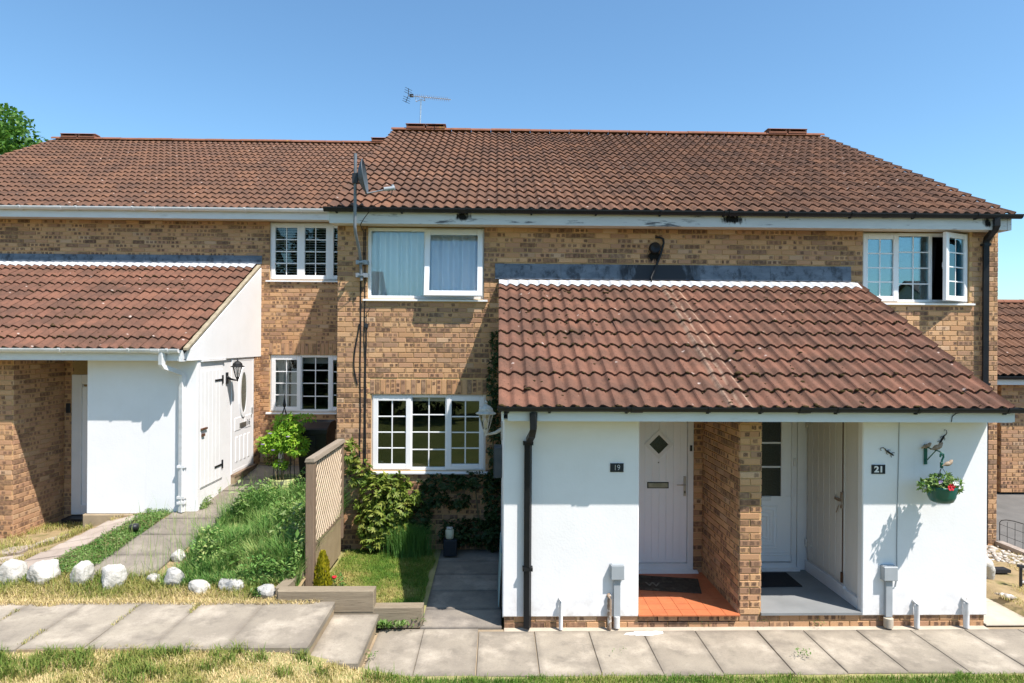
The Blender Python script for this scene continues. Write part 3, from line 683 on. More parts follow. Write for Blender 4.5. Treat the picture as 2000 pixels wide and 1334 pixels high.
# porch roof, fascia, soffit, gutter
pr1, pt1, _ = tiled_roof(H1, 'porch_roof', 'porch_tile', .03, 18, .3, 6.65, 2.413, 9.6, 4.0, 10, M_TILE2, 300, moss=900, mossbias=1.6)
MB().box(.12, 6.684, 2.275, 5.45, 6.712, 2.415).build('porch_fascia', M_FASCIA, H1)
MB().box(.06, 6.713, 2.285, 5.45, 8.45, 2.297).build('porch_soffit', M_SOFFIT, H1)
MB().prism([(6.69, 2.275), (7.05, 2.275), (9.6, 3.84), (9.6, 3.95), (6.69, 2.385)], 'x', .055, .078).build('barge_board', M_FASCIA, H1)
MB().prism([(6.69, 2.28), (7.05, 2.28), (9.6, 3.84), (9.6, 3.95), (6.69, 2.385)], 'x', 5.456, 5.48).build('barge_board', M_FASCIA, H1)
gutter(H1, .02, 5.52, 6.585, 2.435, M_BLACKP, [.12, .55, 1.35, 2.2, 2.75, 3.55, 4.4, 5.35], rad=.0485, union=[1.45, 3.2])
downpipe(H1, [(.385, 6.645, 2.37), (.385, 6.645, 2.2), (.375, 6.68, 2.14), (.352, 6.95, 2.03), (.348, 6.985, 1.98), (.35, 6.985, -.0)], M_BLACKP, .046, [(.348, 6.985, 2.0), (.35, 6.985, .64)])
# lead flashing over the porch roof
for a, b, m in ((-.03, .95, M_LEAD), (.953, 1.95, M_LEAD), (1.953, 2.95, M_LEAD), (2.953, 4.1, M_LEAD), (4.103, 5.33, M_LEAD)):
    MB().prism([(9.585, 4.03), (9.605, 4.03), (9.605, 4.255), (9.598, 4.258)], 'x', a, b).build(SC, m, H1)
def wavy_lead(house, pt, x0, x1, wd, s0, s1, xo):
    mb = MB(); n = int((x1-x0)/.0125); vs = []
    for i in range(n+1):
        x = x0+(x1-x0)*i/n; ph = 2*math.pi*(x-xo)/(wd/2)+.5; h = .019*(math.sin(ph)+.28*math.sin(2*ph+.4))
        e = .02*mnoise.noise(Vector((x*6, 3, 0)))
        vs += [pt(x, s0+.0+e, h*.85+.036), pt(x, s1, h*.2+.042)]
    mb.add(vs, [(2*i, 2*i+2, 2*i+3, 2*i+1) for i in range(n)], smooth=True); return mb.build('lead_apron', M_LEADW, house)
wavy_lead(H1, pt1, .03, 5.40, .3, 3.14, 3.3, .03)
# upper storey eaves
mr1, ptm, _ = tiled_roof(H1, 'main_roof', 'roof_tile', -2.42, 33, .303, 9.27, 4.994, 14.9, 7.92, 19, M_TILE, 300)
ridge_tiles(mr1, -2.44, 7.58, 14.9, 7.965, 22)
MB().box(-2.41, 9.315, 4.785, 7.5, 9.335, 4.985).build('fascia_board', M_FASCIAW, H1)
MB().box(-2.41, 9.336, 4.80, 7.5, 9.63, 4.815).build('soffit', M_SOFFIT, H1)
MB().prism([(9.31, 4.78), (9.62, 4.78), (14.9, 7.65), (14.9, 7.86), (9.31, 4.96)], 'x', 7.503, 7.56).build('barge_board', M_FASCIAW, H1)
MB().prism([(9.33, 4.83), (9.62, 4.83), (14.9, 7.7), (14.9, 7.86), (9.33, 4.96)], 'x', -2.445, -2.415).build('barge_board', M_FASCIA, H1)
gutter(H1, -2.47, 7.66, 9.205, 5.0, M_BLACKP, [-2.3+.93*k for k in range(11)], union=[-.5, 3.4])
for cx, hw in ((-.5, .17), (3.42, .24), (7.2, .1)):
    MB().quad((cx-hw, 9.3125, 4.79), (cx+hw, 9.3125, 4.79), (cx+hw, 9.3125, 4.975), (cx-hw, 9.3125, 4.975)).build('mould_stain', M_STAIN, H1)
downpipe(H1, [(7.30, 9.26, 4.95), (7.30, 9.26, 4.84), (7.31, 9.3, 4.8), (7.36, 9.53, 4.68), (7.365, 9.55, 4.62), (7.365, 9.55, 0)], M_BLACKP, .05, [(7.365, 9.55, 4.6), (7.365, 9.55, 2.5)])
# windows
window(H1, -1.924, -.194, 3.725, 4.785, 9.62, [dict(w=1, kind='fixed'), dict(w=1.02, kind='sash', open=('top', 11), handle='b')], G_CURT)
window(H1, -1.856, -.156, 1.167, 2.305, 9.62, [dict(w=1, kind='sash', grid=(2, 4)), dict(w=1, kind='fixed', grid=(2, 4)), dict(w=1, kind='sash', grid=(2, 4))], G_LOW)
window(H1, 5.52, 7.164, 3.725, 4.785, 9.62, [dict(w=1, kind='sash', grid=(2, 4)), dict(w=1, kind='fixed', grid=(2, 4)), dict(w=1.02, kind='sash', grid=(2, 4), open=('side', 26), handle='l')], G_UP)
# door 19
d1 = MB()
frame_bars(d1, 1.58, 2.572, .15, 2.24, .075, 8.33, 8.42)
d1 = d1.build('door_frame', M_UPVC, H1)
MB().prism([(8.26, .118), (8.42, .118), (8.42, .16), (8.32, .155), (8.26, .135)], 'x', 1.575, 2.62).build('threshold', M_UPVC, d1)
lf = MB().cbox(1.66, 8.352, .23, 2.492, 8.41, 2.16, .006)
for k in range(7): lf.cbox(1.75+k*.0935, 8.345, .275, 1.75+(k+1)*.0935-.003, 8.356, 2.1, .002)
lf = lf.build('door', M_DOOR, H1)
cx, cz = 2.115, 1.775
def dia(h): return [(cx, cz-h), (cx+h, cz), (cx, cz+h), (cx-h, cz)]
b = MB(); o_ = dia(.19); i_ = dia(.125)
for k in range(4): b.prism([o_[k], o_[(k+1)%4], i_[(k+1)%4], i_[k]], 'y', 8.328, 8.35)
b.build('glazing_frame', M_UPVC, lf); MB().prism(dia(.128), 'y', 8.338, 8.35).build('pane', G_FROST, lf)
MB().cbox(1.968, 8.336, 1.203, 2.248, 8.35, 1.283, .004).build('letterbox', M_DARKP, lf)
MB().cbox(1.98, 8.328, 1.213, 2.236, 8.337, 1.273, .004).build('letter_flap', M_BRASS, lf)
MB().cbox(2.443, 8.338, 1.10, 2.477, 8.35, 1.36, .004).tube([(2.46, 8.34, 1.255), (2.46, 8.305, 1.255), (2.40, 8.3, 1.255), (2.345, 8.305, 1.255)], .008, 6).build('handle', M_CHROME, lf)
MB().box(2.453, 8.334, 1.14, 2.467, 8.338, 1.17).build('keyhole', M_DARKP, lf)
MB().cbox(2.107, 8.34, 1.53, 2.121, 8.35, 1.545, .003).build('peephole', M_DARKP, lf)
MB().cbox(2.52, 8.312, 1.69, 2.548, 8.33, 1.765, .004).build('doorbell', M_DARKP, d1)
# door 21
d2 = MB(); frame_bars(d2, 2.95, 3.945, .15, 2.25, .07, 8.36, 8.43); d2 = d2.build('door_frame', M_UPVC, H1)
MB().prism([(8.29, .134), (8.43, .134), (8.43, .165), (8.34, .16), (8.29, .15)], 'x', 2.945, 3.96).build('threshold', M_UPVC, d2)
lf2 = MB().cbox(3.0, 8.385, .23, 3.88, 8.43, 1.09, .005).cbox(3.0, 8.385, 1.09, 3.12, 8.43, 2.19, .005).cbox(3.745, 8.385, 1.09, 3.88, 8.43, 2.19, .005).cbox(3.12, 8.386, 2.1, 3.745, 8.43, 2.19, .005)
for k in range(5):
    q = .045*k; b_ = .016; lf2_b = (3.16+q, 3.70-q, .40+q, .97-q*1.05)
    a, e, c, d = lf2_b; y = 8.385-.006-(k % 2)*.004
    for r_ in ((a, e, c, c+b_), (a, e, d-b_, d), (a, a+b_, c+b_, d-b_), (e-b_, e, c+b_, d-b_)): lf2.cbox(r_[0], y, r_[2], r_[1], 8.386, r_[3], .004)
for z in (.31, .345): lf2.cbox(3.02, 8.379, z, 3.86, 8.386, z+.018, .004)
lf2 = lf2.build('door', M_DOOR2, H1)
MB().box(3.115, 8.40, 1.085, 3.75, 8.415, 2.105).build('pane', G_FROST, lf2)
for z in (1.473, 1.789): MB().box(3.12, 8.39, z-.011, 3.745, 8.3995, z+.011).build('glazing_bar', M_UPVC, lf2)
MB().cbox(3.27, 8.372, 1.03, 3.61, 8.385, 1.085, .005).build('letterbox', M_UPVC, lf2)
MB().cbox(3.895, 8.345, 1.49, 3.925, 8.36, 1.59, .004).build('bell_push', M_CREAM, d2)
put_text('21', .17, (3.43, 8.376, .945), M_BLET, lf2, .002)
# flue terminal and overflow pipe on the brick above the porch
fl_ = MB(); n = 20
for (r0, r1, y0, y1) in ((.085, .085, 9.61, 9.56), (.085, .07, 9.56, 9.535), (.07, .045, 9.535, 9.545), (.045, .0, 9.545, 9.56)):
    vs = [(2.354+rr*math.cos(2*math.pi*k/n), yy, 4.51+rr*math.sin(2*math.pi*k/n)) for rr, yy in ((r0, y0), (r1, y1)) for k in range(n)]
    fl_.add(vs, [(k, (k+1)%n, n+(k+1)%n, n+k) for k in range(n)], smooth=True)
fl_.build('flue_terminal', M_BLACKP, H1)
MB().tube([(2.375, 9.615, 4.675), (2.42, 9.56, 4.665), (2.47, 9.55, 4.64), (2.478, 9.55, 4.58), (2.43, 9.55, 4.4), (2.30, 9.55, 4.06), (2.285, 9.5, 3.99)], .017, 8).build('overflow_pipe', M_BLACKP, H1)
MB().quad((2.2, 9.6085, 4.26), (2.5, 9.6085, 4.26), (2.5, 9.6085, 4.5), (2.2, 9.6085, 4.5)).build('mould_stain', M_STAIN, H1)
lay_bricks(rec1)
# ridge vents
def ridge_vent(part, x, y, z, L=.42):
    v = MB().box(x, y-.13, z-.04, x+L, y+.13, z+.005).box(x, y-.13, z+.005, x+.04, y+.13, z+.05).box(x+L-.04, y-.13, z+.005, x+L, y+.13, z+.05).box(x+.04, y+.02, z+.005, x+L-.04, y+.06, z+.05)
    v.prism([(y-.15, z+.05), (y+.15, z+.05), (y+.1, z+.075), (y-.1, z+.075)], 'x', x-.015, x+L+.015); return v.build('ridge_vent', M_RIDGE, part)
for x in (-2.09, -1.63): ridge_vent(mr1, x, 14.9, 8.0)
for x in (6.27, 6.73): ridge_vent(mr1, x, 14.9, 8.0)
# flat dark disc standing in for a dish edge on the far end wall
MB().tube([(7.61, 9.9, 2.85), (7.66, 9.9, 2.85)], .12, 16, smooth=False).build('end_wall_dish', M_DARKP, H1)

# ------------------------------------------------------------------ left hand house (doors 16 and 17)
H2 = empty('terraced_house', (-6.4, 12.4, .3), 'set-back brick house on the left with white gutters and a white boarded porch side', 'house')
rec2 = []; XL = -10.4
wins2 = [(-4.334, -2.62, 4.245, 5.36), (-4.319, -2.62, 1.73, 2.82)]
brick_wall(rec2, H2, 'main_wall', (XL, 12.4), 0, 8.04, 0.03, 5.36, [(a-XL, b-XL, c, d) for a, b, c, d in wins2], soldiers=[(-4.319-XL-.02, -2.62-XL+.02, 2.82)], skip=[(-1, -4.7-XL, -1, 4.55)])
brick_wall(rec2, H2, 'porch_front_wall', (-8.6, 9.85), 0, 1.36, 0.0, 2.8)
brick_wall(rec2, H2, 'recess_wall', (-7.24, 9.85), R(90), 1.15, 0.0, 2.8, mat=M_BRICKP)
brick_wall(rec2, H2, 'recess_wall', (-7.24, 11.0), 0, .14, 0.0, 2.8)
brick_wall(rec2, H2, 'side_wall', (-4.5, 12.09), R(90), .31, .4, 2.8)
brick_wall(rec2, H2, 'side_footing', (-4.53, 9.95), R(90), 1.14, .30, .82)
lay_bricks(rec2)
MB().box(XL, 17.6, 0, -2.4, 17.7, 8.2).box(XL, 12.45, 0, XL+.05, 17.6, 5.3).build('unseen_closing_wall', M_MORTAR, H2)  # added unseen wall under the ridge blocks light; end wall closes the left side
MB().cbox(-6.14, 9.83, .475, -4.5, 9.93, 2.8, .01).box(-6.14, 9.93, .2, -6.06, 11.0, 2.8).build('porch_wall', M_RENDER, H2)
MB().cbox(-6.175, 9.79, .18, -4.51, 9.9, .4745, .012).build('porch_plinth', M_CONC, H2)
MB().box(-4.62, 9.931, .5, -4.515, 12.09, 2.8).build('porch_side_wall', M_RENDERL, H2)
MB().prism([(9.60, 2.79), (12.39, 2.79), (12.39, 4.47), (9.60, 2.96)], 'x', -4.56, -4.483).build('gable_panel', M_RENDERL, H2)
# low brick footing under the side wall
# shed door (boarded) and door 16 on the side wall
s16 = MB().box(-4.514, 9.93, .82, -4.506, 10.74, 2.76).build('shed_door', M_RENDERL, H2)
for k in range(6):
    M = Matrix.Translation((-4.497, 9.94+k*.132, .84)) @ Matrix.Rotation(R(90), 4, 'Z')
    MB().cbox(0, 0, 0, .127, .01, 1.78, .003, M).build('plank', M_RENDERL, s16)
for z in (1.06, 2.45): MB().box(-4.496, 10.42, z-.014, -4.487, 10.7, z+.014).box(-4.496, 10.68, z-.07, -4.482, 10.72, z+.07).build('hinge', M_IRON, s16)
MB().box(-4.496, 9.93, 1.72, -4.47, 10.12, 1.745).box(-4.496, 9.95, 1.62, -4.475, 10.04, 1.66).build('latch', M_RUST, s16)
MB().box(-4.5145, 9.92, 2.765, -4.47, 10.78, 2.785).build('lintel_drip', M_RENDERL, H2)
f16 = MB()
MF = Matrix.Translation((-4.5, 11.1, 0)) @ Matrix.Rotation(R(90), 4, 'Z')
frame_bars(f16, 0, .985, .80, 2.785, .055, 0, .02, MF); f16 = f16.build('door_frame', M_UPVC, H2)
MB().box(.0, -.06, .755, .985, .1, .80, MF).build('threshold', M_POST, f16)
MB().box(.0, -.05, .45, .985, .1, .754, MF).build('door_step', M_CONC, f16)
l16 = MB().cbox(.056, .004, .83, .93, .02, 2.73, .003, MF)
for a in (.16, .34, .52, .70): l16.cbox(a, -.004, .98, a+.1, .006, 1.42, .01, MF)
l16.cbox(.12, -.003, 1.52, .40, .006, 1.75, .01, MF); l16.cbox(.56, -.003, 1.52, .86, .006, 1.75, .01, MF)
l16 = l16.build('door', M_DOOR2, H2)
def oval(rx, rz, y0, y1, inner=None):
    b = MB(); n = 28; o_ = [(.49+rx*math.cos(2*math.pi*k/n), 2.17+rz*math.sin(2*math.pi*k/n)) for k in range(n)]
    if inner is None: b.prism(o_, 'y', y0, y1)
    else:
        i_ = [(.49+inner[0]*math.cos(2*math.pi*k/n), 2.17+inner[1]*math.sin(2*math.pi*k/n)) for k in range(n)]
        for k in range(n): b.prism([o_[k], o_[(k+1)%n], i_[(k+1)%n], i_[k]], 'y', y0, y1)
    b.v = [tuple(MF @ Vector(p)) for p in b.v]; return b
oval(.20, .44, -.012, .006, (.125, .36)).build('glazing_frame', M_DOOR2, l16)
oval(.126, .361, -.004, .004).build('pane', G_OVAL, l16)
MB().cbox(.32, -.012, 1.56, .62, .004, 1.64, .004, MF).build('letterbox', M_BRASS, l16)
MB().cbox(.85, -.03, 1.74, .88, .004, 1.86, .004, MF).build('handle', M_CHROME, l16)
put_text('16', .15, tuple(MF @ Vector((.72, -.004, 1.61))), M_BLET, l16, .003, rot=(90, 0, 90))
# door 17, mostly behind the white wall
d17 = MB(); frame_bars(d17, -7.1, -6.16, .16, 2.5, .16, 10.96, 11.03); d17 = d17.build('door_frame', M_UPVC, H2)
l17 = MB().cbox(-6.94, 10.99, .2, -6.3, 11.03, 2.3, .004)
for z in (.35, .75, 1.15, 1.6, 2.0): l17.cbox(-6.86, 10.98, z, -6.35, 10.992, z+.34, .006)
l17.build('door', M_DOOR, H2)
MB().box(-7.1, 10.72, -.05, -6.15, 10.99, .15).build('door_step', M_SLATEP, H2)
MB().cbox(-7.2, 10.965, 1.86, -7.135, 10.995, 2.02, .005).build('doorbell', M_DARKP, H2)
# porch roof, gutter
pr2, pt2, _ = tiled_roof(H2, 'porch_roof', 'porch_tile', -10.55, 20, .3, 9.455, 2.951, 12.38, 4.53, 10, M_TILE2, 300, moss=1000, mossbias=1.4)
MB().box(-10.5, 9.507, 2.79, -4.62, 9.532, 2.95).build('porch_fascia', M_FASCIA, H2)
MB().box(-10.5, 9.533, 2.802, -4.565, 11.05, 2.815).build('porch_soffit', M_SOFFIT, H2)
MB().box(-4.618, 9.49, 2.78, -4.565, 9.62, 2.945).build('eaves_box', M_FASCIA, H2)
MB().prism([(9.5, 2.945), (12.38, 4.495), (12.38, 4.535), (9.5, 2.98)], 'x', -4.56, -4.487).build('verge_strip', M_VERGE, H2)
gutter(H2, -10.5, -4.60, 9.395, 2.965, M_WHITEP, [-10.2+.98*k for k in range(6)]+[-4.75], union=[-4.92])
downpipe(H2, [(-4.84, 9.45, 2.91), (-4.84, 9.45, 2.74), (-4.83, 9.48, 2.70), (-4.71, 9.74, 2.6), (-4.70, 9.77, 2.56), (-4.70, 9.77, .52)], M_WHITEP, .046, [(-4.70, 9.77, 1.2), (-4.70, 9.77, .66), (-4.70, 9.77, .74)])
MB().prism([(12.365, 4.545), (12.385, 4.545), (12.385, 4.70), (12.378, 4.70)], 'x', -10.4, -7.2).build(SC, M_LEAD, H2)
MB().prism([(12.365, 4.545), (12.385, 4.545), (12.385, 4.703), (12.378, 4.703)], 'x', -7.196, -4.47).build(SC, M_LEAD, H2)
wavy_lead(H2, pt2, -10.5, -4.56, .3, 3.13, 3.28, -10.55)
mr2, _, _ = tiled_roof(H2, 'main_roof', 'roof_tile', -11.95, 32, .2985, 12.05, 5.529, 17.68, 8.455, 19, M_TILE, 300, xvis=(-11, -2.6))
ridge_tiles(mr2, -11.97, -2.4, 17.68, 8.50, 21)
ridge_vent(mr2, -11.7, 17.68, 8.54); ridge_vent(mr2, -11.24, 17.68, 8.54); ridge_vent(mr2, -3.42, 17.68, 8.54, .5)
MB().box(-12, 12.095, 5.345, -2.42, 12.118, 5.525).build('fascia_board', M_FASCIA, H2)
MB().box(-12, 12.119, 5.36, -2.42, 12.41, 5.375).build('soffit', M_SOFFIT, H2)
MB().prism([(12.1, 5.33), (12.4, 5.33), (17.68, 8.2), (17.68, 8.42), (12.1, 5.52)], 'x', -12.0, -11.955).build('barge_board', M_FASCIA, H2)
gutter(H2, -12, -2.46, 11.99, 5.535, M_WHITEP, [-11.8+1.02*k for k in range(10)], union=[-8.05, -6.35])
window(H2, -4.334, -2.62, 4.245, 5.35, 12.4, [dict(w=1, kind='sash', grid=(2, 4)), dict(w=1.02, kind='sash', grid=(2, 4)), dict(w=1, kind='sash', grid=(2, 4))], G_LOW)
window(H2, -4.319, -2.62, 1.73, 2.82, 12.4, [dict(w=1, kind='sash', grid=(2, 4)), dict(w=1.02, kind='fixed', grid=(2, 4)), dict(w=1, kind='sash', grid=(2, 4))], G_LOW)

# ------------------------------------------------------------------ garage at the far right
H3 = empty('garage_block', (12, 12.2, .3), 'low brick building with a brown tiled roof beyond the asphalt drive', 'building')
rec3 = []
brick_wall(rec3, H3, 'front_wall', (9.72, 12.2), 0, 6.2, .25, 2.5)
brick_wall(rec3, H3, 'recess_wall', (8.3, 12.9), 0, 1.42, .25, 2.5)
brick_wall(rec3, H3, 'side_wall', (9.72, 12.9), R(-90), .7, .25, 2.5)
lay_bricks(rec3, 300)
pr3, _, _ = tiled_roof(H3, 'roof', 'roof_tile', 8.0, 27, .3, 11.9, 2.52, 14.6, 4.08, 9, M_TILE, 300)
MB().box(8, 11.92, 2.34, 16.1, 11.94, 2.48).build('fascia_board', M_FASCIA, H3)
MB().box(8, 11.941, 2.35, 16.1, 12.9, 2.365).build('soffit', M_SOFFIT, H3)
MB().box(8, 14.6, 0, 16.1, 14.7, 4.0).build('unseen_closing_wall', M_MORTAR, H3)
gutter(H3, 7.95, 16.1, 11.80, 2.505, M_BLACKP, [8.3+k for k in range(8)])
ridge_tiles(pr3, 8, 16.1, 14.6, 4.1, 18)

# ------------------------------------------------------------------ ground, paving
def sst(a, b, x): t = min(max((x-a)/(b-a), 0), 1); return t*t*(3-2*t)
def zleft(x, y):
    zr = .25+.1*(y-7.4); t = sst(-5.2, -6.8, x) if False else sst(0, 1, (-5.2-x)/1.6)
    return zr*(1-t)+(.19-.035*(y-7.4))*t+.012*mnoise.noise(Vector((x*2, y*2, 0)))
def zfront(x, y): return .255*(1-sst(-2.1, -.7, x))-.045+.012*mnoise.noise(Vector((x*1.5, y*1.5, 4)))
def sheet(name, x0, x1, y0, y1, nx, ny, fz, m, kind='structure'):
    V = [(x0+(x1-x0)*i/nx, y0+(y1-y0)*j/ny, 0) for j in range(ny+1) for i in range(nx+1)]
    V = [(x, y, fz(x, y)) for x, y, _ in V]; k = nx+1
    F = [(j*k+i, j*k+i+1, (j+1)*k+i+1, (j+1)*k+i) for j in range(ny) for i in range(nx)]
    return tag(npobj(name, V, F, m, smooth=True), kind=kind)
tag(MB().quad((-400, -400, -.12), (400, -400, -.12), (400, 400, -.12), (-400, 400, -.12)).build('ground', M_TURF), kind='structure')
M_GREEN = simple('green lawn', (.11, .13, .035), (.17, .17, .06), 1.2, 1, .05, .6, 60)
sheet('front_lawn_soil', -14, 14, 4.0, 6.06, 112, 14, zfront, M_TURF)
sheet('green', -60, 60, -60, 4.0, 80, 60, lambda x, y: zfront(x, y) if y > 3 else -.03, M_GREEN)
sheet('garden_soil', -12, -2.24, 7.0, 12.4, 80, 50, zleft, M_SOIL)
sheet('lawn_soil', -2.26, -.8, 7.09, 9.63, 20, 20, lambda x, y: .012+.01*mnoise.noise(Vector((x*2, y*2, 9))), M_TURF)
sheet('gravel_bed', 6.075, 7.62, 6.9, 9.65, 24, 16, lambda x, y: -.04*(1-sst(6.075, 6.2, x))+.05*sst(6.075, 6.2, x)+.03*mnoise.noise(Vector((x*2, y*2, 2))), M_SOIL)
def zdrive(x, y): return .02+.05*max(0, y-8.5)
sheet('driveway', 7.62, 30, 2.0, 14, 30, 24, zdrive, M_ASPH)

pav = tag(MB().box(-9.5, 6.04, -.11, -1.75, 7.06, .236).box(-1.75, 6.02, -.11, -1.28, 7.04, .100).box(-1.28, 6.07, -.11, 14, 7.04, -.044).build('pavement', M_CONC), kind='structure')
def slab(x0, x1, y0, y1, z, th, m, parent, name='paving_slab', tilt=0, seed=None):
    n = 6; J = .0025; rr = random.Random(seed if seed is not None else int((x0+9)*100))
    e = lambda: rr.uniform(-.004, .004)
    a = [(x0+J+e(), y0+e()), (x1-J+e(), y0+e()), (x1-J+e(), y1-J+e()), (x0+J+e(), y1-J+e())]
    cx, cy = (x0+x1)/2, (y0+y1)/2
    b = [(p[0]+(cx-p[0])*.02, p[1]+(cy-p[1])*.015) for p in a]
    zz = [z+rr.uniform(-tilt, tilt) for _ in range(4)]
    vs = [(p[0], p[1], zz[i]) for i, p in enumerate(b)]+[(p[0], p[1], zz[i]-.008) for i, p in enumerate(a)]+[(p[0], p[1], z-th) for p in a]
    fs = [(0,1,2,3)]+[(4+i,4+(i+1)%4,(i+1)%4,i) for i in range(4)]+[(8+i,8+(i+1)%4,4+(i+1)%4,4+i) for i in range(4)]
    return MB().add(vs, fs).build(name, m, parent)
xs = [-8.7, -8.1, -7.5, -6.9, -6.28, -5.62, -5.0, -4.4, -3.8, -3.18, -2.5, -1.74]
for a, b in zip(xs, xs[1:]): slab(a, b, 6.03+random.uniform(-.02, .02), 7.08, .252, .055, M_SLAB, pav, tilt=.006)
slab(-1.755, -1.26, 6.0, 7.06, .122, .055, M_SLAB, pav, tilt=.003)
xs = [-1.255, -.77, -.18, .42, 1.01, 1.6, 2.17, 2.85, 3.36, 3.95, 4.54, 5.15, 5.75, 6.36, 6.97, 7.6, 8.2, 8.8]
for a, b in zip(xs, xs[1:]): slab(a, b, 6.055+random.uniform(-.012, .012), 6.975 if b > 0 else 7.04, -.031, .05, M_SLAB, pav, tilt=.003)
tag(MB().prism([(6.968, -.06), (7.055, -.06), (7.055, -.030), (6.968, -.034)], 'x', .1, 5.44).build('cement_fillet', M_PALECEM, pav))
b = MB(); n = 30; pp = []
for k in range(n):
    an = 2*math.pi*k/n; rr = 1+.45*mnoise.noise(Vector((math.cos(an)*1.6, math.sin(an)*1.6, 1)))+.3*mnoise.noise(Vector((math.cos(an)*5, math.sin(an)*5, 1)))
    pp.append((1.62+.2*rr*math.cos(an)+.05*math.sin(an), 6.9+.05*rr*math.sin(an)))
b.prism(pp, 'z', -.0335, -.0275).build('paint_spill', M_WLET, pav)
# side path by the porch of number 19, path right of the porch
p19 = tag(MB().box(-.83, 7.06, -.12, .078, 9.6, -.03).build('side_path', M_SOILD), kind='structure')
ys = [7.045, 7.52, 8.05, 8.6, 9.1, 9.6]
for a, b_ in zip(ys, ys[1:]): slab(-.82, .075, a+.003, b_, -.018+.012*(a-7.045), .03, M_SLABD if a > 7.5 else M_SLABD, p19, tilt=.002, seed=int(a*10))
p21 = tag(MB().box(5.47, 7.06, -.12, 6.06, 9.6, -.035).build('side_path', M_SOILD), kind='structure')
ys = [7.06, 7.7, 8.4, 9.0, 9.6]
for a, b_ in zip(ys, ys[1:]): slab(5.47, 6.07, a+.003, b_, -.024, .03, M_PALECEM, p21, tilt=.002, seed=int(a*10))
# number 16's path: big grey slabs stepping up to the door
p16 = tag(MB().box(-4.93, 7.75, -.1, -4.05, 7.76, -.05).build('garden_path', M_SOILD), kind='structure')
def slope_slab(xa, xb, ya, yb, m, parent, lift=.022, seed=1, skew=0):
    rr = random.Random(seed); J = .007
    q = [(xa+J, ya+J), (xb-J, ya+J), (xb-J+skew, yb-J), (xa+J+skew, yb-J)]; q = [(x+rr.uniform(-.01, .01), y+rr.uniform(-.008, .008)) for x, y in q]
    z = [zleft(x, y)+lift+rr.uniform(-.006, .006) for x, y in q]
    vs = [(x, y, zz) for (x, y), zz in zip(q, z)]+[(x, y, zz-.09) for (x, y), zz in zip(q, z)]
    return MB().add(vs, [(0,1,2,3)]+[(4+i,4+(i+1)%4,(i+1)%4,i) for i in range(4)]).build('paving_slab', m, parent)
ys = [7.72, 8.32, 8.95, 9.55, 10.15, 10.75, 11.35]
for k, (a, b_) in enumerate(zip(ys, ys[1:])): slope_slab(-4.93+.03*k, -4.06+.03*k, a, b_, M_SLABW, p16, seed=k)
for k, x in enumerate((-4.45, -3.85, -3.25)): slope_slab(x, x+.6, 11.36, 12.2, M_SLABW, p16, seed=20+k)
p17 = tag(MB().box(-6.0, 7.85, -.2, -5.6, 7.86, -.1).build('slab_path', M_SOILD), kind='structure')
ys = [7.95, 8.3, 8.62, 8.9, 9.16, 9.42, 9.74]
for k, (a, b_) in enumerate(zip(ys, ys[1:])): slope_slab(-6.02+.05*k, -5.52+.06*k, a, b_, M_SLABP, p17, lift=.03, seed=40+k)
for k, (x, y, w_, d) in enumerate(((-6.75, 8.35, .5, .4), (-7.3, 8.0, .5, .45), (-6.9, 8.9, .45, .4), (-6.62, 9.35, .3, .4), (-7.9, 8.3, .5, .5))):
    slope_slab(x, x+w_, y, y+d, M_SLABP, p17, lift=.025, seed=60+k)
# stone edging of the gravel bed
ed = tag(MB().box(7.585, 6.9, -.05, 7.68, 9.62, .03).build('stone_edging', M_CONC), kind='structure')
for k in range(5): MB().cbox(7.575, 6.92+k*.54, .0, 7.69, 7.45+k*.54, .12+.01*(k % 2), .01).build('edging_stone', M_SLABP, ed)

# ------------------------------------------------------------------ grass and ground cover
def scatter(n, x0, x1, y0, y1, fz, keep=None):
    P = np.stack([rng.uniform(x0, x1, n), rng.uniform(y0, y1, n)], 1)
    if keep is not None: P = P[keep(P)]
    return np.array([(x, y, fz(x, y)) for x, y in P])
def edge_front(P):
    return P[:, 1] < 6.0+.06*nz(P, 3.1, 2)+.05*nz(P, 9, 5)+np.where(P[:, 0] < -1.9, .05, -.01)
P = scatter(76000, -6.0, -.9, 4.7, 6.12, zfront, edge_front)
g = nz(P, 1.1, 3)*.55+nz(P, 4, 5)*.45; t = np.clip(.68-g*1.5+rng.normal(0, .2, len(P)), 0, 1)
keep = rng.uniform(0, 1, len(P)) < np.clip(.62+g*.9, .25, 1); P, g, t = P[keep], g[keep], t[keep]
tk = [(random.uniform(-5.6, -1.0), random.uniform(5.2, 6.02)) for _ in range(46)]+[(random.uniform(-5.6, -3.4), random.uniform(5.7, 6.0)) for _ in range(22)]
Q = np.concatenate([np.stack([rng.normal(x, .05, 70), rng.normal(y, .035, 70)], 1) for x, y in tk]); Q = np.array([(x, y, zfront(x, y)) for x, y in Q])
tag(blades('lawn_tufts', Q, rng.uniform(.06, .15, len(Q)), .007, .7, np.clip(rng.normal(.12, .14, len(Q)), 0, 1), M_LAWN), kind='stuff')
tag(blades('front_lawn_grass', P, rng.uniform(.025, .07, len(P))*(1+np.clip(g, -.3, .6)*1.3), rng.uniform(.004, .008, len(P)), .8, t, M_LAWN), kind='stuff')
P = scatter(46000, -1.0, 7.2, 5.35, 6.05, zfront, lambda P: P[:, 1] < 6.0+.045*nz(P, 2.7, 8)+.02*nz(P, 9, 8)); g = nz(P, 1.3, 6)
t = np.clip(.32-g*.6+rng.normal(0, .18, len(P)), 0, 1)
tag(blades('verge_grass', P, rng.uniform(.03, .075, len(P)), rng.uniform(.004, .007, len(P)), .7, t, M_LAWN2), kind='stuff')
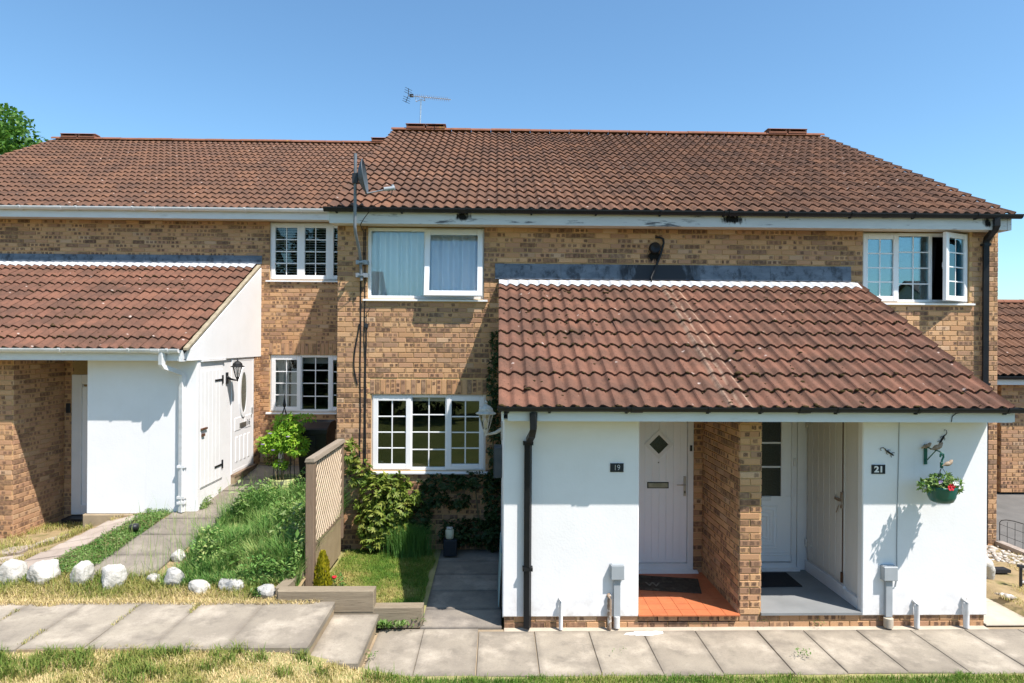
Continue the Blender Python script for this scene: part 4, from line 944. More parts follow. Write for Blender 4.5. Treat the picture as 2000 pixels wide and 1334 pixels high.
P = scatter(42000, -2.17, -.8, 7.2, 9.5, lambda x, y: .018, lambda P: P[:, 0] < -.86+.05*nz(P, 3, 1)); g = nz(P, 1.6, 9)*.6+nz(P, 5, 2)*.4
t = np.clip(.56-g*1.2+rng.normal(0, .22, len(P))-.25*(P[:, 0] > -1.2), 0, 1)
tag(blades('small_lawn_grass', P, rng.uniform(.02, .055, len(P)), rng.uniform(.004, .007, len(P)), .9, t, M_LAWN2), kind='stuff')
# dry fringe of grass between paving and rocks
P = scatter(26000, -8.6, -2.35, 7.02, 7.75, zleft, lambda P: rng.uniform(0, 1, len(P)) < np.clip(1.15-(P[:, 1]-7.05)*.4-np.clip((7.16-P[:, 1])*7, 0, .8)+.4*nz(P, 2.2, 4), 0, 1)); g = nz(P, 1.7, 7)
t = np.clip(.9-(P[:, 1]-7.05)*1.1-g*.5+rng.normal(0, .18, len(P)), 0, 1)
tag(blades('dry_fringe_grass', P, rng.uniform(.03, .11, len(P))*np.clip(.5+(P[:, 1]-7.05)*1.4, .4, 1.4), rng.uniform(.004, .007, len(P)), .9, t, M_LAWN), kind='stuff')
Q = np.stack([rng.uniform(-8.6, -1.9, 9000), rng.uniform(6.9, 7.12, 9000)], 1); Q = Q[Q[:, 1] > 7.03-.10*np.abs(nz(Q, 2.6, 14))-.03*nz(Q, 9, 3)]
tag(blades('creeping_dead_grass', np.column_stack([Q, np.full(len(Q), .25)]), rng.uniform(.02, .06, len(Q)), .006, 1.0, np.clip(rng.normal(.85, .15, len(Q)), 0, 1), M_LAWN), kind='stuff')
jn = [np.stack([rng.normal(x, .012, n_), rng.uniform(a, b, n_), np.full(n_, .246)], 1) for x, a, b, n_ in ((-5.62, 6.1, 7.05, 420), (-5.0, 6.3, 6.9, 90), (-3.8, 6.5, 7.0, 70), (-3.18, 6.8, 7.05, 120), (-4.4, 6.1, 6.4, 60))]
Q = np.concatenate(jn); tag(blades('joint_grass', Q, rng.uniform(.015, .05, len(Q)), .006, .9, np.clip(rng.normal(.55, .2, len(Q)), 0, 1), M_LAWN), kind='stuff')
# long meadow grass of number 16's bed
P = scatter(52000, -4.06, -2.27, 7.45, 10.5, zleft, lambda P: (P[:, 0] > -3.80+.16*nz(P, 1.8, 2)-np.clip(7.9-P[:, 1], 0, .5)*.2) & ((P[:, 1] < 10.0) | (rng.uniform(0, 1, len(P)) < .25)))
g = nz(P, 1.4, 1); t = np.clip(.42-g*.8+rng.normal(0, .26, len(P)), 0, 1)
hh = rng.uniform(.2, .5, len(P))*np.clip(.75+g*1.1+.5*nz(P, 4.5, 8)+(P[:, 0]+3.2)*.28, .25, 1.7)*np.clip((P[:, 1]-7.2)*1.6, .35, 1)
tag(blades('meadow_grass', P, hh, rng.uniform(.006, .012, len(P)), .55, t, M_MEADOW), kind='stuff')
P = scatter(700, -4.2, -2.4, 7.5, 10.9, zleft); P2 = scatter(120, -5.1, -4.0, 7.3, 9.6, zleft); P = np.concatenate([P, P2])
tag(blades('seeding_grass_stems', P, rng.uniform(.3, .55, len(P)), .004, .35, np.clip(rng.normal(.75, .15, len(P)), 0, 1), M_MEADOW), kind='stuff')
def leaf_patch(name, n, x0, x1, y0, y1, fz, hmax, m, L, keep=None, tmean=.45, parent=None):
    P = scatter(n, x0, x1, y0, y1, fz, keep); g = nz(P, 2.5, 3); n = len(P)
    P[:, 2] += rng.uniform(0, 1, n)*hmax*np.clip(.7+g, .2, 1.6)
    D = np.stack([rng.normal(0, 1, n), rng.normal(0, 1, n), rng.uniform(.1, 1.2, n)], 1); Nn = np.stack([rng.normal(0, .4, n), rng.normal(0, .4, n), np.ones(n)], 1)
    l = rng.uniform(.6, 1.3, n)*L
    o = leaves(name, P, D, Nn, l, l*.45, np.clip(tmean+g*.5+rng.normal(0, .2, n), 0, 1), m, parent); return o
tag(leaf_patch('meadow_weeds', 17000, -3.82, -2.27, 7.45, 10.4, zleft, .46, M_MEADOW, .045, lambda P: nz(P, 1.1, 12)+.35*(P[:, 0]+3.1) > -.1, .45), kind='stuff')
tag(leaf_patch('leafy_weeds', 7000, -3.75, -2.3, 7.5, 10.3, zleft, .5, M_COVER, .085, lambda P: nz(P, 2.9, 44)+.2*(P[:, 0]+3.1) > .12, .5), kind='stuff')
tag(leaf_patch('path_edge_ground_cover', 15000, -5.62, -4.86, 7.75, 10.3, zleft, .09, M_COVER, .03, lambda P: np.abs(P[:, 0]-(-5.2+.13*(P[:, 1]-7.8)))+.1*nz(P, 3, 2) < .3), kind='stuff')
tag(leaf_patch('wall_foot_weeds', 5200, -4.82, -4.42, 9.9, 11.35, zleft, .14, M_COVER, .04, lambda P: P[:, 0] < -4.55+.12*nz(P, 4, 2)+.1*(P[:, 1] < 10.2), .6), kind='stuff')
P = scatter(9000, -7.4, -5.55, 8.0, 10.7, zleft, lambda P: nz(P, 1.7, 21)+.3*nz(P, 5, 2) > .02); g = nz(P, 2, 2)
tag(blades('paving_joint_grass', P, rng.uniform(.03, .12, len(P)), .006, .8, np.clip(.5-g*.4+rng.normal(0, .2, len(P)), 0, 1), M_LAWN), kind='stuff')
P = scatter(8000, 6.08, 7.58, 6.95, 9.5, lambda x, y: .05, lambda P: nz(P, 2.1, 31)-.28*(P[:, 1]-8.0) > 0); 
tag(blades('gravel_bed_grass', P, rng.uniform(.02, .07, len(P)), .006, .9, np.clip(rng.normal(.75, .2, len(P)), 0, 1), M_LAWN), kind='stuff')
# little weeds against the sleepers and in paving joints
wd = []
for x, y, z, n, s_ in ((-1.2, 7.0, .0, 110, .055), (-1.02, 7.02, .0, 60, .05), (-1.25, 6.35, .0, 40, .03), (2.95, 7.0, 0, 14, .02), (3.55, 7.0, 0, 16, .025), (2.3, 6.96, 0, 10, .02), (3.05, 6.35, 0, 30, .03), (1.22, 6.4, 0, 12, .02), (-2.62, 7.25, .25, 90, .07), (-.84, 7.1, .03, 60, .04)):
    Q = np.stack([rng.normal(x, .05, n), rng.normal(y, .03, n), z+rng.uniform(0, .05, n)], 1); wd.append((Q, np.full(n, s_)))
Q = np.concatenate([a for a, _ in wd]); L_ = np.concatenate([b for _, b in wd])*rng.uniform(.7, 1.4, len(Q)); n = len(Q)
tag(leaves('joint_weeds', Q, np.stack([rng.normal(0, 1, n), rng.normal(0, 1, n), rng.uniform(.2, 1.4, n)], 1), np.tile([[0, .2, 1.]], (n, 1)), L_, L_*.4, rng.uniform(.2, .8, n), M_COVER), kind='stuff')
# gravel stones
ico = bmesh.new(); bmesh.ops.create_icosphere(ico, subdivisions=1, radius=1); iv = np.array([v.co[:] for v in ico.verts]); fi = np.array([[v.index for v in q.verts] for q in ico.faces]); ico.free()
P = scatter(900, 6.1, 7.56, 7.6, 9.6, lambda x, y: .05, lambda P: nz(P, 1.8, 31)-.35*(P[:, 1]-8.1) < .05); V = []; F = []
for k, p in enumerate(P):
    s_ = random.uniform(.018, .05); V.append(iv*np.array([s_*random.uniform(.7, 1.4), s_*random.uniform(.7, 1.3), s_*.6])*(1+rng.normal(0, .12, (len(iv), 1)))+p+[0, 0, s_*.4]); F.append(fi+k*len(iv))
M_GRAV = simple('pale garden gravel', (.5, .46, .4), (.3, .25, .2), 14, .9, c3=(.68, .66, .62), c3s=11, c3t=(.52, .62))
tag(npobj('gravel', np.concatenate(V), np.concatenate(F), M_GRAV), kind='stuff')

# ------------------------------------------------------------------ rocks along the path
GR = 'rocks edging the front gardens'
for x, y, sx, sy, sz, sd, m, lab in (
    (-5.64, 7.72, .155, .13, .185, 1.3, M_STONEW, 'squarish white boulder with a dark crack, leftmost of the row in front of the gardens'),
    (-5.24, 7.64, .165, .13, .175, 4.1, M_STONEW, 'wide rounded white boulder, second from the left in the row of white boulders'),
    (-4.80, 7.60, .12, .11, .175, 7.7, M_STONEW, 'narrow white boulder at the left edge of the grey slab path'),
    (-4.40, 7.55, .14, .12, .175, 9.9, M_STONEW, 'white boulder with a flat top standing in front of the grey slab path'),
    (-3.70, 7.55, .13, .12, .14, 12.5, M_STONEG, 'jagged pale rock at the corner of the long grass bed by the path'),
    (-3.36, 7.42, .13, .10, .085, 15.1, M_STONEW, 'low pale rock half hidden in grass in front of the long grass bed'),
    (-3.02, 7.46, .15, .10, .085, 18.8, M_STONEG, 'flat grey slaty rock in front of the long grass bed'),
    (-2.56, 7.28, .11, .09, .10, 21.4, M_STONEG, 'grey white rock beside the left end of the thick timber sleeper'),
    (-3.98, 8.2, .09, .08, .09, 25.2, M_STONEW, 'small white stone at the right edge of the grey path, nearer of two'),
    (-3.86, 8.5, .10, .09, .11, 28.9, M_STONEW, 'small white stone at the right edge of the grey path, farther of two'),
    (-3.98, 7.62, .08, .07, .07, 31.0, M_STONEW, 'small pale stone sunk in dry grass at the foot of the grey path')):
    o = bpy.data.objects.new('boulder', rockmesh((sx, sy, sz), sd)); o.data.materials.append(m); C.objects.link(o)
    o.location = (x, y, zleft(x, y)+sz*.42); o.rotation_euler = (0, 0, sd); tag(o, lab, 'rock', GR)
b = MB(); pts = [(6.27+.17*math.cos(math.pi*(1.05-k/9*1.15))+.0, 8.1+.02*k, .06+.24*math.sin(math.pi*(1.05-k/9*1.15))) for k in range(10)]
b.tube(pts, [.06, .075, .08, .085, .085, .08, .075, .07, .06, .05], 10)
tag(b.build('arched_stone', M_STONEW), 'pale arched stone ornament standing in the gravel bed right of the porch', 'ornament')
tag(MB().tube([(6.60, 7.95, .03), (6.60, 7.95, .30)], .018, 8).box(6.57, 7.92, .30, 6.63, 7.98, .33).build('stake_light', M_DARKP), 'black stake light in the gravel bed beside the arched stone', 'garden light', 'small garden lights')
tag(MB().box(6.62, 8.42, .06, 6.86, 8.55, .10).box(6.63, 8.43, .10, 6.85, 8.54, .104).build('solar_panel', M_DARKP), 'dark solar panel lying flat on the gravel bed', 'solar panel')
for x, y, lab in ((-3.93, 9.3, 'black disc light at the right edge of the grey path, farther one'), (-3.84, 8.72, 'black disc light at the right edge of the grey path, nearer one'), (-5.0, 9.05, 'black disc light on the left edge of the grey path among ground cover')):
    z = zleft(x, y); r_ = empty('disc_light', (x, y, z), lab, 'garden light', 'small garden lights')
    MB().lathe([(.0, .0), (.06, 0), (.065, .05), (.055, .075), (0, .08)], (x, y, z+.05), 14).build('lamp_housing', M_DARKP, r_); MB().tube([(x, y, z), (x, y, z+.06)], .012, 6).build('stake', M_DARKP, r_)
# wire border fence by the drive
wf = empty('wire_border_fence', (7.78, 8.5, .02), 'low black wire hoop fence along the edge of the asphalt drive', 'fence')
for k in range(3):
    y0, y1 = 9.75-k*.9, 9.75-(k+1)*.9+.02; x = 7.76; zb = zdrive(x, y0)-.02
    pts = [(x, y0, zb), (x, y0, zb+.30)]+[(x, y0+(y1-y0)*(.5-.5*math.cos(math.pi*t/8)), zb+.30+.10*math.sin(math.pi*t/8)) for t in range(1, 8)]+[(x, y1, zb+.30), (x, y1, zb)]
    h = MB().tube(pts, .006, 5).build('fence_panel', M_IRON, wf)
    for j in range(1, 6):
        yy = y0+(y1-y0)*j/6; MB().tube([(x, yy, zb), (x, yy, zb+.30+.085*math.sin(math.pi*j/6))], .0035, 4).build('wire', M_IRON, h)
    for z in (.12, .27): MB().tube([(x+.004, y0, zb+z), (x+.004, y1, zb+z)], .0035, 4).build('wire', M_IRON, h)

# ------------------------------------------------------------------ sleepers and trellis
for x0, x1, y0, y1, z0, z1, lab in ((-2.37, -1.32, 7.07, 7.20, .13, .375, 'thick grey timber sleeper with knots behind the top paving slab'), (-1.78, -.79, 7.075, 7.2, -.05, .19, 'lower timber sleeper behind the middle step, partly under the thick one')):
    o = MB().cbox(x0, y0, z0, x1, y1, z1, .012).build('timber_sleeper', M_SLEEP); tag(o, lab, 'sleeper', 'timber sleepers holding the garden')
o = MB().cbox(-.06, -.42, -.12, .06, .42, .12, .01, Matrix.Translation((-2.335, 7.62, .24)) @ Matrix.Rotation(R(-6), 4, 'Z')).build('timber_sleeper', M_SLEEP); tag(o, 'timber sleeper running back from the pavement beside the long grass', 'sleeper', 'timber sleepers holding the garden')
tr = empty('trellis_fence', (-2.2, 8.4, .2), 'diagonal timber trellis fence with a brown post between the two front gardens', 'fence')
MB().cbox(-2.255, 7.70, .05, -2.155, 7.80, 1.66, .006).build('post', M_POST, tr)
MB().prism([(-2.265, 1.655), (-2.145, 1.655), (-2.16, 1.70), (-2.25, 1.70)], 'y', 7.69, 9.25).build('top_rail', M_RAIL, tr)
MB().cbox(-2.245, 9.17, .3, -2.165, 9.25, 1.65, .006).build('post', M_POST, tr)
MB().box(-2.235, 7.805, .08, -2.185, 9.17, .60).build('gravel_board', M_GRAVB, tr)
MB().box(-2.225, 7.802, .605, -2.18, 9.17, .64).build('bottom_rail', M_POST, tr)
YA, YB, ZA, ZB = 7.80, 9.17, .642, 1.654
for sgn, xx in ((1, -2.187), (-1, -2.215)):
    c = (YA-ZB-.02) if sgn > 0 else (YA+ZA)+.06
    stop = (YB-ZA) if sgn > 0 else (YB+ZB)
    c += .05
    while c < stop-.04:
        # line y = c + sgn*z clipped to the panel
        pts = []
        zlo, zhi = ZA, ZB; f1 = lambda z: c+sgn*z
        if sgn > 0: zlo, zhi = max(ZA, YA-c), min(ZB, YB-c)
        else: zlo, zhi = max(ZA, c-YB), min(ZB, c-YA)
        if zhi-zlo > .05:
            hw = .0150 if sgn > 0 else .0075
            P0, P1 = Vector((xx, f1(zlo), zlo)), Vector((xx, f1(zhi), zhi)); d = (P1-P0).normalized(); q = Vector((0, d.z, -d.y))*hw
            vs = [P0+q, P1+q, P1-q, P0-q]; vs = vs+[p+Vector((.009, 0, 0)) for p in vs]
            MB().add(vs, [(0,1,2,3),(7,6,5,4),(0,4,5,1),(1,5,6,2),(2,6,7,3),(3,7,4,0)]).build('lath', M_LATH, tr)
        c += .116

# ------------------------------------------------------------------ wheelie bin, pots, plants near door 16
bn = empty('wheelie_bin', (-3.07, 11.1, .6), 'black wheelie bin with a closed lid under the window of number 16', 'bin')
zb = .6
def taper(b, x0, x1, y0, y1, X0_, X1_, Y0_, Y1_, za, zc): b.add([(x0,y0,za),(x1,y0,za),(x1,y1,za),(x0,y1,za),(X0_,Y0_,zc),(X1_,Y0_,zc),(X1_,Y1_,zc),(X0_,Y1_,zc)], [(3,2,1,0),(4,5,6,7),(0,1,5,4),(1,2,6,5),(2,3,7,6),(3,0,4,7)])
b = MB(); taper(b, -3.27, -2.87, 10.9, 11.35, -3.32, -2.82, 10.80, 11.42, zb+.06, zb+.98); b.box(-3.335, 10.785, zb+.95, -2.805, 11.43, zb+.99); b.box(-3.14, 10.80, zb+.4, -3.0, 10.85, zb+.9); b.build('body', M_BIN, bn)
b = MB(); yz = [(10.765, zb+.992), (11.45, zb+.992), (11.45, zb+1.05), (11.3, zb+1.12), (11.0, zb+1.115), (10.80, zb+1.04), (10.765, zb+1.02)]; b.prism(yz, 'x', -3.34, -2.80); b.build('lid', M_BIN, bn)
MB().tube([(-3.3, 11.47, zb+1.0), (-2.84, 11.47, zb+1.0)], .018, 8).build('handle', M_BIN, bn)
for x in (-3.3, -2.86): MB().tube([(x, 11.36, zb+.1), (x+.04, 11.36, zb+.1)], .1, 16, smooth=False).build('wheel', M_DARKP, bn)
pt_ = empty('planter', (-3.42, 10.5, .57), 'round green planter with a dark lattice pattern in front of the wheelie bin', 'plant pot')
def pattern_mat():
    n = N('green lattice planter'); v = n.n('ShaderNodeTexVoronoi'); v.feature = 'DISTANCE_TO_EDGE'; v.inputs['Scale'].default_value = 17; v.inputs['Randomness'].default_value = .15
    n.l(n.pos(), v.inputs['Vector']); return n.bsdf(n.mix(n.rng(v.outputs[0], .06, .1), (.05, .06, .03), (.34, .36, .14)), .6)
MB().lathe([(.0, 0), (.20, .0), (.245, .33), (.225, .33), (.215, .26), (0, .26)], (-3.42, 10.5, .56), 28).build('pot', pattern_mat(), pt_)
MB().lathe([(.0, .262), (.216, .262)], (-3.42, 10.5, .56), 24).build('soil', M_SOILD, pt_)
cl = empty('climbing_plant', (-3.42, 10.5, .82), 'bright green climbing plant with lilac flowers on an iron obelisk in the planter', 'plant')
ob = MB()
for sx, sy in ((-.14, -.1), (.14, -.1), (.14, .1), (-.14, .1)): ob.tube([(-3.42+sx, 10.5+sy, .78), (-3.42+sx*.9, 10.5+sy*.9, 1.55), (-3.42, 10.5, 2.02)], .006, 5)
ob.tube([(-3.42, 10.5, 2.0), (-3.42, 10.5, 2.22)], .007, 5).lathe([(0, 0), (.025, .03), (.03, .06), (.02, .1), (.008, .16), (0, .2)], (-3.42, 10.5, 2.0), 8)
for z in (1.1, 1.4, 1.7): 
    k = .13*(2.02-z)/(2.02-.9)+.02; ob.tube([(-3.42+k*math.cos(2*math.pi*t/12), 10.5+k*math.sin(2*math.pi*t/12), z) for t in range(13)], .005, 5)
ob.build('obelisk', M_IRON, cl)
st = MB()
for k in range(6):
    a = random.uniform(0, 6.28); st.tube([(-3.42+.06*math.cos(a), 10.5+.06*math.sin(a), .8), (-3.42+.13*math.cos(a), 10.5+.1*math.sin(a), 1.15), (-3.42+random.uniform(-.2, .2), 10.5+random.uniform(-.1, .1), 1.7)], .006, 5)
for k in range(3): st.tube([(-3.5+.06*k, 10.42, .8), (-3.53+.05*k, 10.4, 1.02)], .008, 5)
st.build('stems', M_STEM, cl)
def blob_leaves(name, blobs, n, L, m, parent, tm=.5, flat=None, comp=1, droop=.2, asp=.42):
    """leaves spread in ellipsoid shells; comp leaflets per cluster"""
    vol = np.array([b[3]*b[4]*b[5] for b in blobs])**.7; cnt = (vol/vol.sum()*n).astype(int); Ps, Ds, Ns, Ts = [], [], [], []
    for (x, y, z, a, b, c), k in zip(blobs, cnt):
        d = unit(rng.normal(0, 1, (k, 3))); rr = rng.uniform(.35, 1, (k, 1))**.5; p = d*rr*np.array([[a, b, c]])
        Ps.append(p+np.array([[x, y, z]])); Ds.append(unit(d*.9+rng.normal(0, .6, (k, 3))-np.array([[0, 0, droop]]))); Ns.append(unit(d*.8+np.array([[0, 0, .6]])+rng.normal(0, .35, (k, 3)))); Ts.append(tm+.22*rng.normal(0, 1, k)+.25*(rr[:, 0]-.7))
    P, D, Nn, T = map(np.concatenate, (Ps, Ds, Ns, Ts))
    if comp > 1:
        k = len(P); side = unit(np.cross(D, Nn)); off = np.linspace(-1.1, 1.1, comp)
        P = np.repeat(P, comp, 0); T = np.repeat(T, comp); s2 = np.repeat(side, comp, 0); D2 = np.repeat(D, comp, 0); Nn = np.repeat(Nn, comp, 0); o_ = np.tile(off, k)[:, None]
        D = unit(D2*np.cos(o_)+s2*np.sin(o_))
    l = rng.uniform(.7, 1.25, len(P))*L
    return leaves(name, P, D, Nn, l, l*asp, np.clip(T, 0, 1), m, parent)
blob_leaves('foliage', [(-3.42, 10.45, 1.52, .3, .25, .2), (-3.38, 10.45, 1.78, .2, .18, .14), (-3.62, 10.45, 1.42, .2, .2, .16), (-3.2, 10.42, 1.4, .2, .2, .17), (-3.3, 10.45, 1.68, .22, .2, .14), (-3.45, 10.45, 1.1, .12, .12, .06), (-3.1, 10.5, 1.85, .18, .08, .05)], 1300, .06, M_LIME, cl, .5, comp=3)
fw = MB()
for x, z in ((-3.66, 1.45), (-3.27, 1.57), (-3.55, 1.62), (-3.5, 1.36)): fw.lathe([(0, .0), (.028, .01), (.03, .02), (0, .012)], (x, 10.22, z), 7)
fw.build('flowers', M_PURPLE, cl)
vn = empty('wall_plant', (-4.12, 12.2, .75), 'thin leafy creeper growing up the brick beside door 16', 'plant'); 
blob_leaves('foliage', [(-4.1, 12.2, 1.05, .14, .1, .3), (-4.1, 12.25, 1.4, .1, .08, .2), (-4.15, 12.2, .85, .2, .12, .12)], 600, .055, M_SHRUB, vn, .35); MB().tube([(-4.1, 12.25, .7), (-4.12, 12.27, 1.1), (-4.08, 12.3, 1.55)], .008, 5).build('stem', M_STEM, vn)
tag(MB().box(-3.98, 11.9, .7, -3.9, 11.98, 1.28).build('white_post', M_LAMPW), 'short white post standing below the window sill of number 16', 'post')
o = MB().box(-4.15, 11.35, .645, -3.45, 11.8, .668).build('turf_mat', M_MATG); tag(o, 'green turf doormat on the slabs outside door 16', 'doormat')
# meadow details: bright plant and dandelion-like plant by the planter
vy = empty('wild_plant', (-3.5, 10.15, .52), 'bright yellow green leafy weed in front of the lattice planter', 'plant')
blob_leaves('foliage', [(-3.55, 10.1, .66, .16, .12, .12), (-3.3, 10.05, .6, .14, .12, .08)], 260, .085, M_LIME, vy, .5); MB().tube([(-3.52, 10.12, .48), (-3.52, 10.1, .72)], .006, 5).build('stem', M_STEM, vy)

# ------------------------------------------------------------------ number 19's garden plants
sh = empty('climbing_shrub', (-1.75, 9.5, .04), 'sunlit leafy creeper spreading over the brick below the ground floor window', 'shrub')
blob_leaves('foliage', [(-1.68, 9.42, .85, .38, .14, .3), (-1.72, 9.38, .5, .3, .15, .3), (-1.55, 9.40, .65, .34, .14, .26), (-2.0, 9.5, 1.15, .2, .08, .2), (-2.12, 9.48, 1.45, .1, .06, .18), (-1.5, 9.46, 1.05, .25, .1, .12), (-1.25, 9.46, .85, .2, .1, .14), (-1.75, 9.36, .25, .2, .12, .14), (-1.4, 9.4, .35, .14, .1, .16)], 760, .085, M_SHRUB, sh, .55, comp=5, droop=.35)
s_ = MB()
for p in ([(-1.75, 9.52, .03), (-1.72, 9.5, .5), (-1.9, 9.55, 1.1), (-2.1, 9.56, 1.55)], [(-1.7, 9.52, .03), (-1.5, 9.5, .6), (-1.4, 9.55, 1.0)], [(-1.68, 9.52, .03), (-1.6, 9.48, .7)]): s_.tube(p, .011, 6)
s_.build('stem', M_STEM, sh)
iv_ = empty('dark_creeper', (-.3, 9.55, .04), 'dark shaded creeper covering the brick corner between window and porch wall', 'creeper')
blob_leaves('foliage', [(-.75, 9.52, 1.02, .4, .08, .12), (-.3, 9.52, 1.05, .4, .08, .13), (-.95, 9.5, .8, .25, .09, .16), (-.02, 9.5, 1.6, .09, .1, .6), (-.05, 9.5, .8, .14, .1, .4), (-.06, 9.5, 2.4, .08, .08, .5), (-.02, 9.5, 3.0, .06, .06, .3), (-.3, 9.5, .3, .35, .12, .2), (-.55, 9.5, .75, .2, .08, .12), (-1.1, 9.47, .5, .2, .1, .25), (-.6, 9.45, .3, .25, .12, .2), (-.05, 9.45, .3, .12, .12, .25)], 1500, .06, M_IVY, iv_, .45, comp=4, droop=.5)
s_ = MB()
for p in ([(-.1, 9.56, .03), (-.05, 9.57, 1.2), (-.04, 9.58, 3.0)], [(-.2, 9.56, .03), (-.3, 9.57, .9), (-1.0, 9.57, 1.05)]): s_.tube(p, .012, 6)
s_.build('stem', M_STEM, iv_)
P = np.stack([rng.normal(-1.22, .13, 1500), rng.normal(9.3, .09, 1500), np.full(1500, .04)], 1)
tag(blades('grass_clump', P, rng.uniform(.25, .56, 1500), .006, .45, np.clip(rng.normal(.15, .15, 1500), 0, 1), M_MEADOW), 'tall green clump of strappy grass against the brick below the window', 'plant')
cf = empty('dwarf_conifer', (-2.06, 7.75, .05), 'golden cone shaped dwarf conifer at the foot of the trellis post', 'conifer')
n = 2600; zz = rng.uniform(0, 1, n)**1.1; an = rng.uniform(0, 6.283, n); rr = .105*np.sqrt(np.clip(1-zz, 0, 1))*np.clip(zz*6, .35, 1)*rng.uniform(.7, 1.05, n)*(1+.15*np.sin(an*3+zz*9))
P = np.stack([-2.06+rr*np.cos(an), 7.75+rr*np.sin(an), .1+zz*.46], 1); D = np.stack([np.cos(an)*.35, np.sin(an)*.35, np.ones(n)], 1)+rng.normal(0, .15, (n, 3)); Nn = np.stack([np.cos(an), np.sin(an), np.full(n, .3)], 1)
leaves('foliage', P, D, Nn, rng.uniform(.03, .055, n), .012, np.clip(rng.normal(.5, .25, n)+.2*(zz-.4), 0, 1), M_CONIF, cf); MB().tube([(-2.06, 7.75, .03), (-2.06, 7.75, .3)], .014, 6).build('stem', M_STEM, cf)
rf = empty('red_flower', (-1.93, 7.95, .04), 'small plant with one red flower beside the golden conifer', 'flower')
blob_leaves('foliage', [(-1.93, 7.95, .13, .09, .09, .12)], 160, .045, M_COVER, rf, .4); MB().lathe([(0, 0), (.022, .012), (.032, .035), (.02, .04), (0, .03)], (-1.955, 7.88, .2), 8).build('petals', M_RED, rf)
MB().tube([(-1.95, 7.9, .03), (-1.955, 7.88, .2)], .004, 5).build('stem', M_STEM, rf)
jr = empty('jar_light', (-.66, 9.3, .2), 'cream jar lantern standing on a dark box by the shaded wall', 'lantern')
MB().lathe([(0, 0), (.052, 0), (.06, .02), (.06, .12), (.045, .135), (0, .14)], (-.66, 9.3, .262), 18).build('jar', M_CREAMJ, jr)
MB().lathe([(0, .139), (.047, .139), (.047, .16), (0, .165)], (-.66, 9.3, .262), 18).build('lid', M_LAMPW, jr)
tag(MB().cbox(-.74, 9.2, .037, -.55, 9.38, .26, .006).build('dark_box', M_SLATEP), 'small dark box under the cream jar lantern at the path end', 'box')
o = MB().box(-.006, -.41, 0, .006, .41, .62, Matrix.Translation((.04, 7.85, .04)) @ Matrix.Rotation(R(2.5), 4, 'Y')).build('teal_board', M_TEAL); tag(o, 'pale teal board leaning on the left side wall of the porch', 'board')
gm = empty('meter_cabinet', (.03, 8.5, 1.3), 'grey meter cabinet on the left side wall of the porch', 'meter box'); MB().cbox(-.02, 8.35, 1.33, .078, 8.65, 1.72, .006).build('cabinet', M_DISH, gm); MB().box(-.03, 8.352, 1.335, -.0205, 8.648, 1.715).build('door', M_DISH, gm)  # cabinet in the dish's dark grey: the wall's shade put into its colour

# ------------------------------------------------------------------ lanterns, plaques, basket and other fittings
def lantern(name, root, base, out, m, gl, sc=1.0, arm_low=True):
    """six sided coach lantern; base: point on the wall, out: unit vector away from it"""
    b = Vector(base); o_ = Vector(out); c = b+o_*.19*sc; side = Vector((-o_.y, o_.x, 0))
    w_ = MB(); T = Matrix(((side.x, o_.x, 0, b.x), (side.y, o_.y, 0, b.y), (0, 0, 1, b.z), (0, 0, 0, 1)))
    w_.box(-.035*sc, 0, -.10*sc, .035*sc, .018, .10*sc, T); w_.build('back_plate', m, root)
    MB().tube([b+o_*.01+Vector((0, 0, .02*sc)), b+o_*.08*sc+Vector((0, 0, -.02*sc)), b+o_*.15*sc+Vector((0, 0, -.035*sc)), c+Vector((0, 0, -.035*sc)), c+Vector((0, 0, .0))], [.024*sc, .018*sc, .014*sc, .014*sc, .012*sc], 8).build('arm', m, root)
    zz = [(.0, -.06), (.012, -.055), (.014, -.03), (.03, .0), (.035, .02)]; MB().lathe([(r_*sc, z*sc) for r_, z in zz], c, 6, smooth=False).build('base', m, root)
    fr = MB()
    for k in range(6):
        a = 2*math.pi*k/6; fr.tube([c+Vector((.035*math.cos(a), .035*math.sin(a), .02))*sc, c+Vector((.082*math.cos(a), .082*math.sin(a), .2))*sc], .0055*sc, 5)
    fr.build('cage', m, root)
    MB().lathe([(.03*sc, .021*sc), (.078*sc, .199*sc)], c, 6, smooth=False).build('glass', gl, root)
    MB().lathe([(.115*sc, .195*sc), (.118*sc, .205*sc), (.085*sc, .222*sc), (.078*sc, .255*sc), (.05*sc, .285*sc), (.02*sc, .3*sc), (.012*sc, .315*sc), (.02*sc, .325*sc), (.008*sc, .34*sc), (0, .355*sc)], c, 12, smooth=False).build('cap', m, root)
    MB().lathe([(0, .03*sc), (.015*sc, .04*sc), (.02*sc, .09*sc), (.012*sc, .13*sc), (0, .14*sc)], c, 8).build('bulb', M_WHITEF, root)
l19 = empty('wall_lantern', (.08, 8.0, 1.98), 'flaking white coach lantern on the left side of the porch near the window', 'wall lamp'); lantern('', l19, (.078, 8.0, 1.99), (-1, 0, 0), M_LAMPW, G_LAMP, 1.08)
l16_ = empty('wall_lantern', (-4.5, 10.92, 2.47), 'black coach lantern on the white side wall left of door 16', 'wall lamp'); lantern('', l16_, (-4.512, 10.9, 2.46), (1, 0, 0), M_IRON, G_LAMP, .95)
q = empty('number_plaque', (1.322, 7.03, 1.727), 'slate plaque with thin white numerals 19 on the porch wall', 'house number', 'number plaques beside the doors')
MB().cbox(1.25, 7.018, 1.68, 1.396, 7.029, 1.775, .003).build('plate', M_SLATEP, q); put_text('19', .088, (1.322, 7.0165, 1.727), M_WLET, q, .0012, .85, -.002)
q.children[-1].matrix_parent_inverse = Matrix.Translation(-q.location)
q = empty('number_plaque', (4.222, 7.03, 1.712), 'slate plaque with bold white numerals 21 on the porch wall', 'house number', 'number plaques beside the doors')
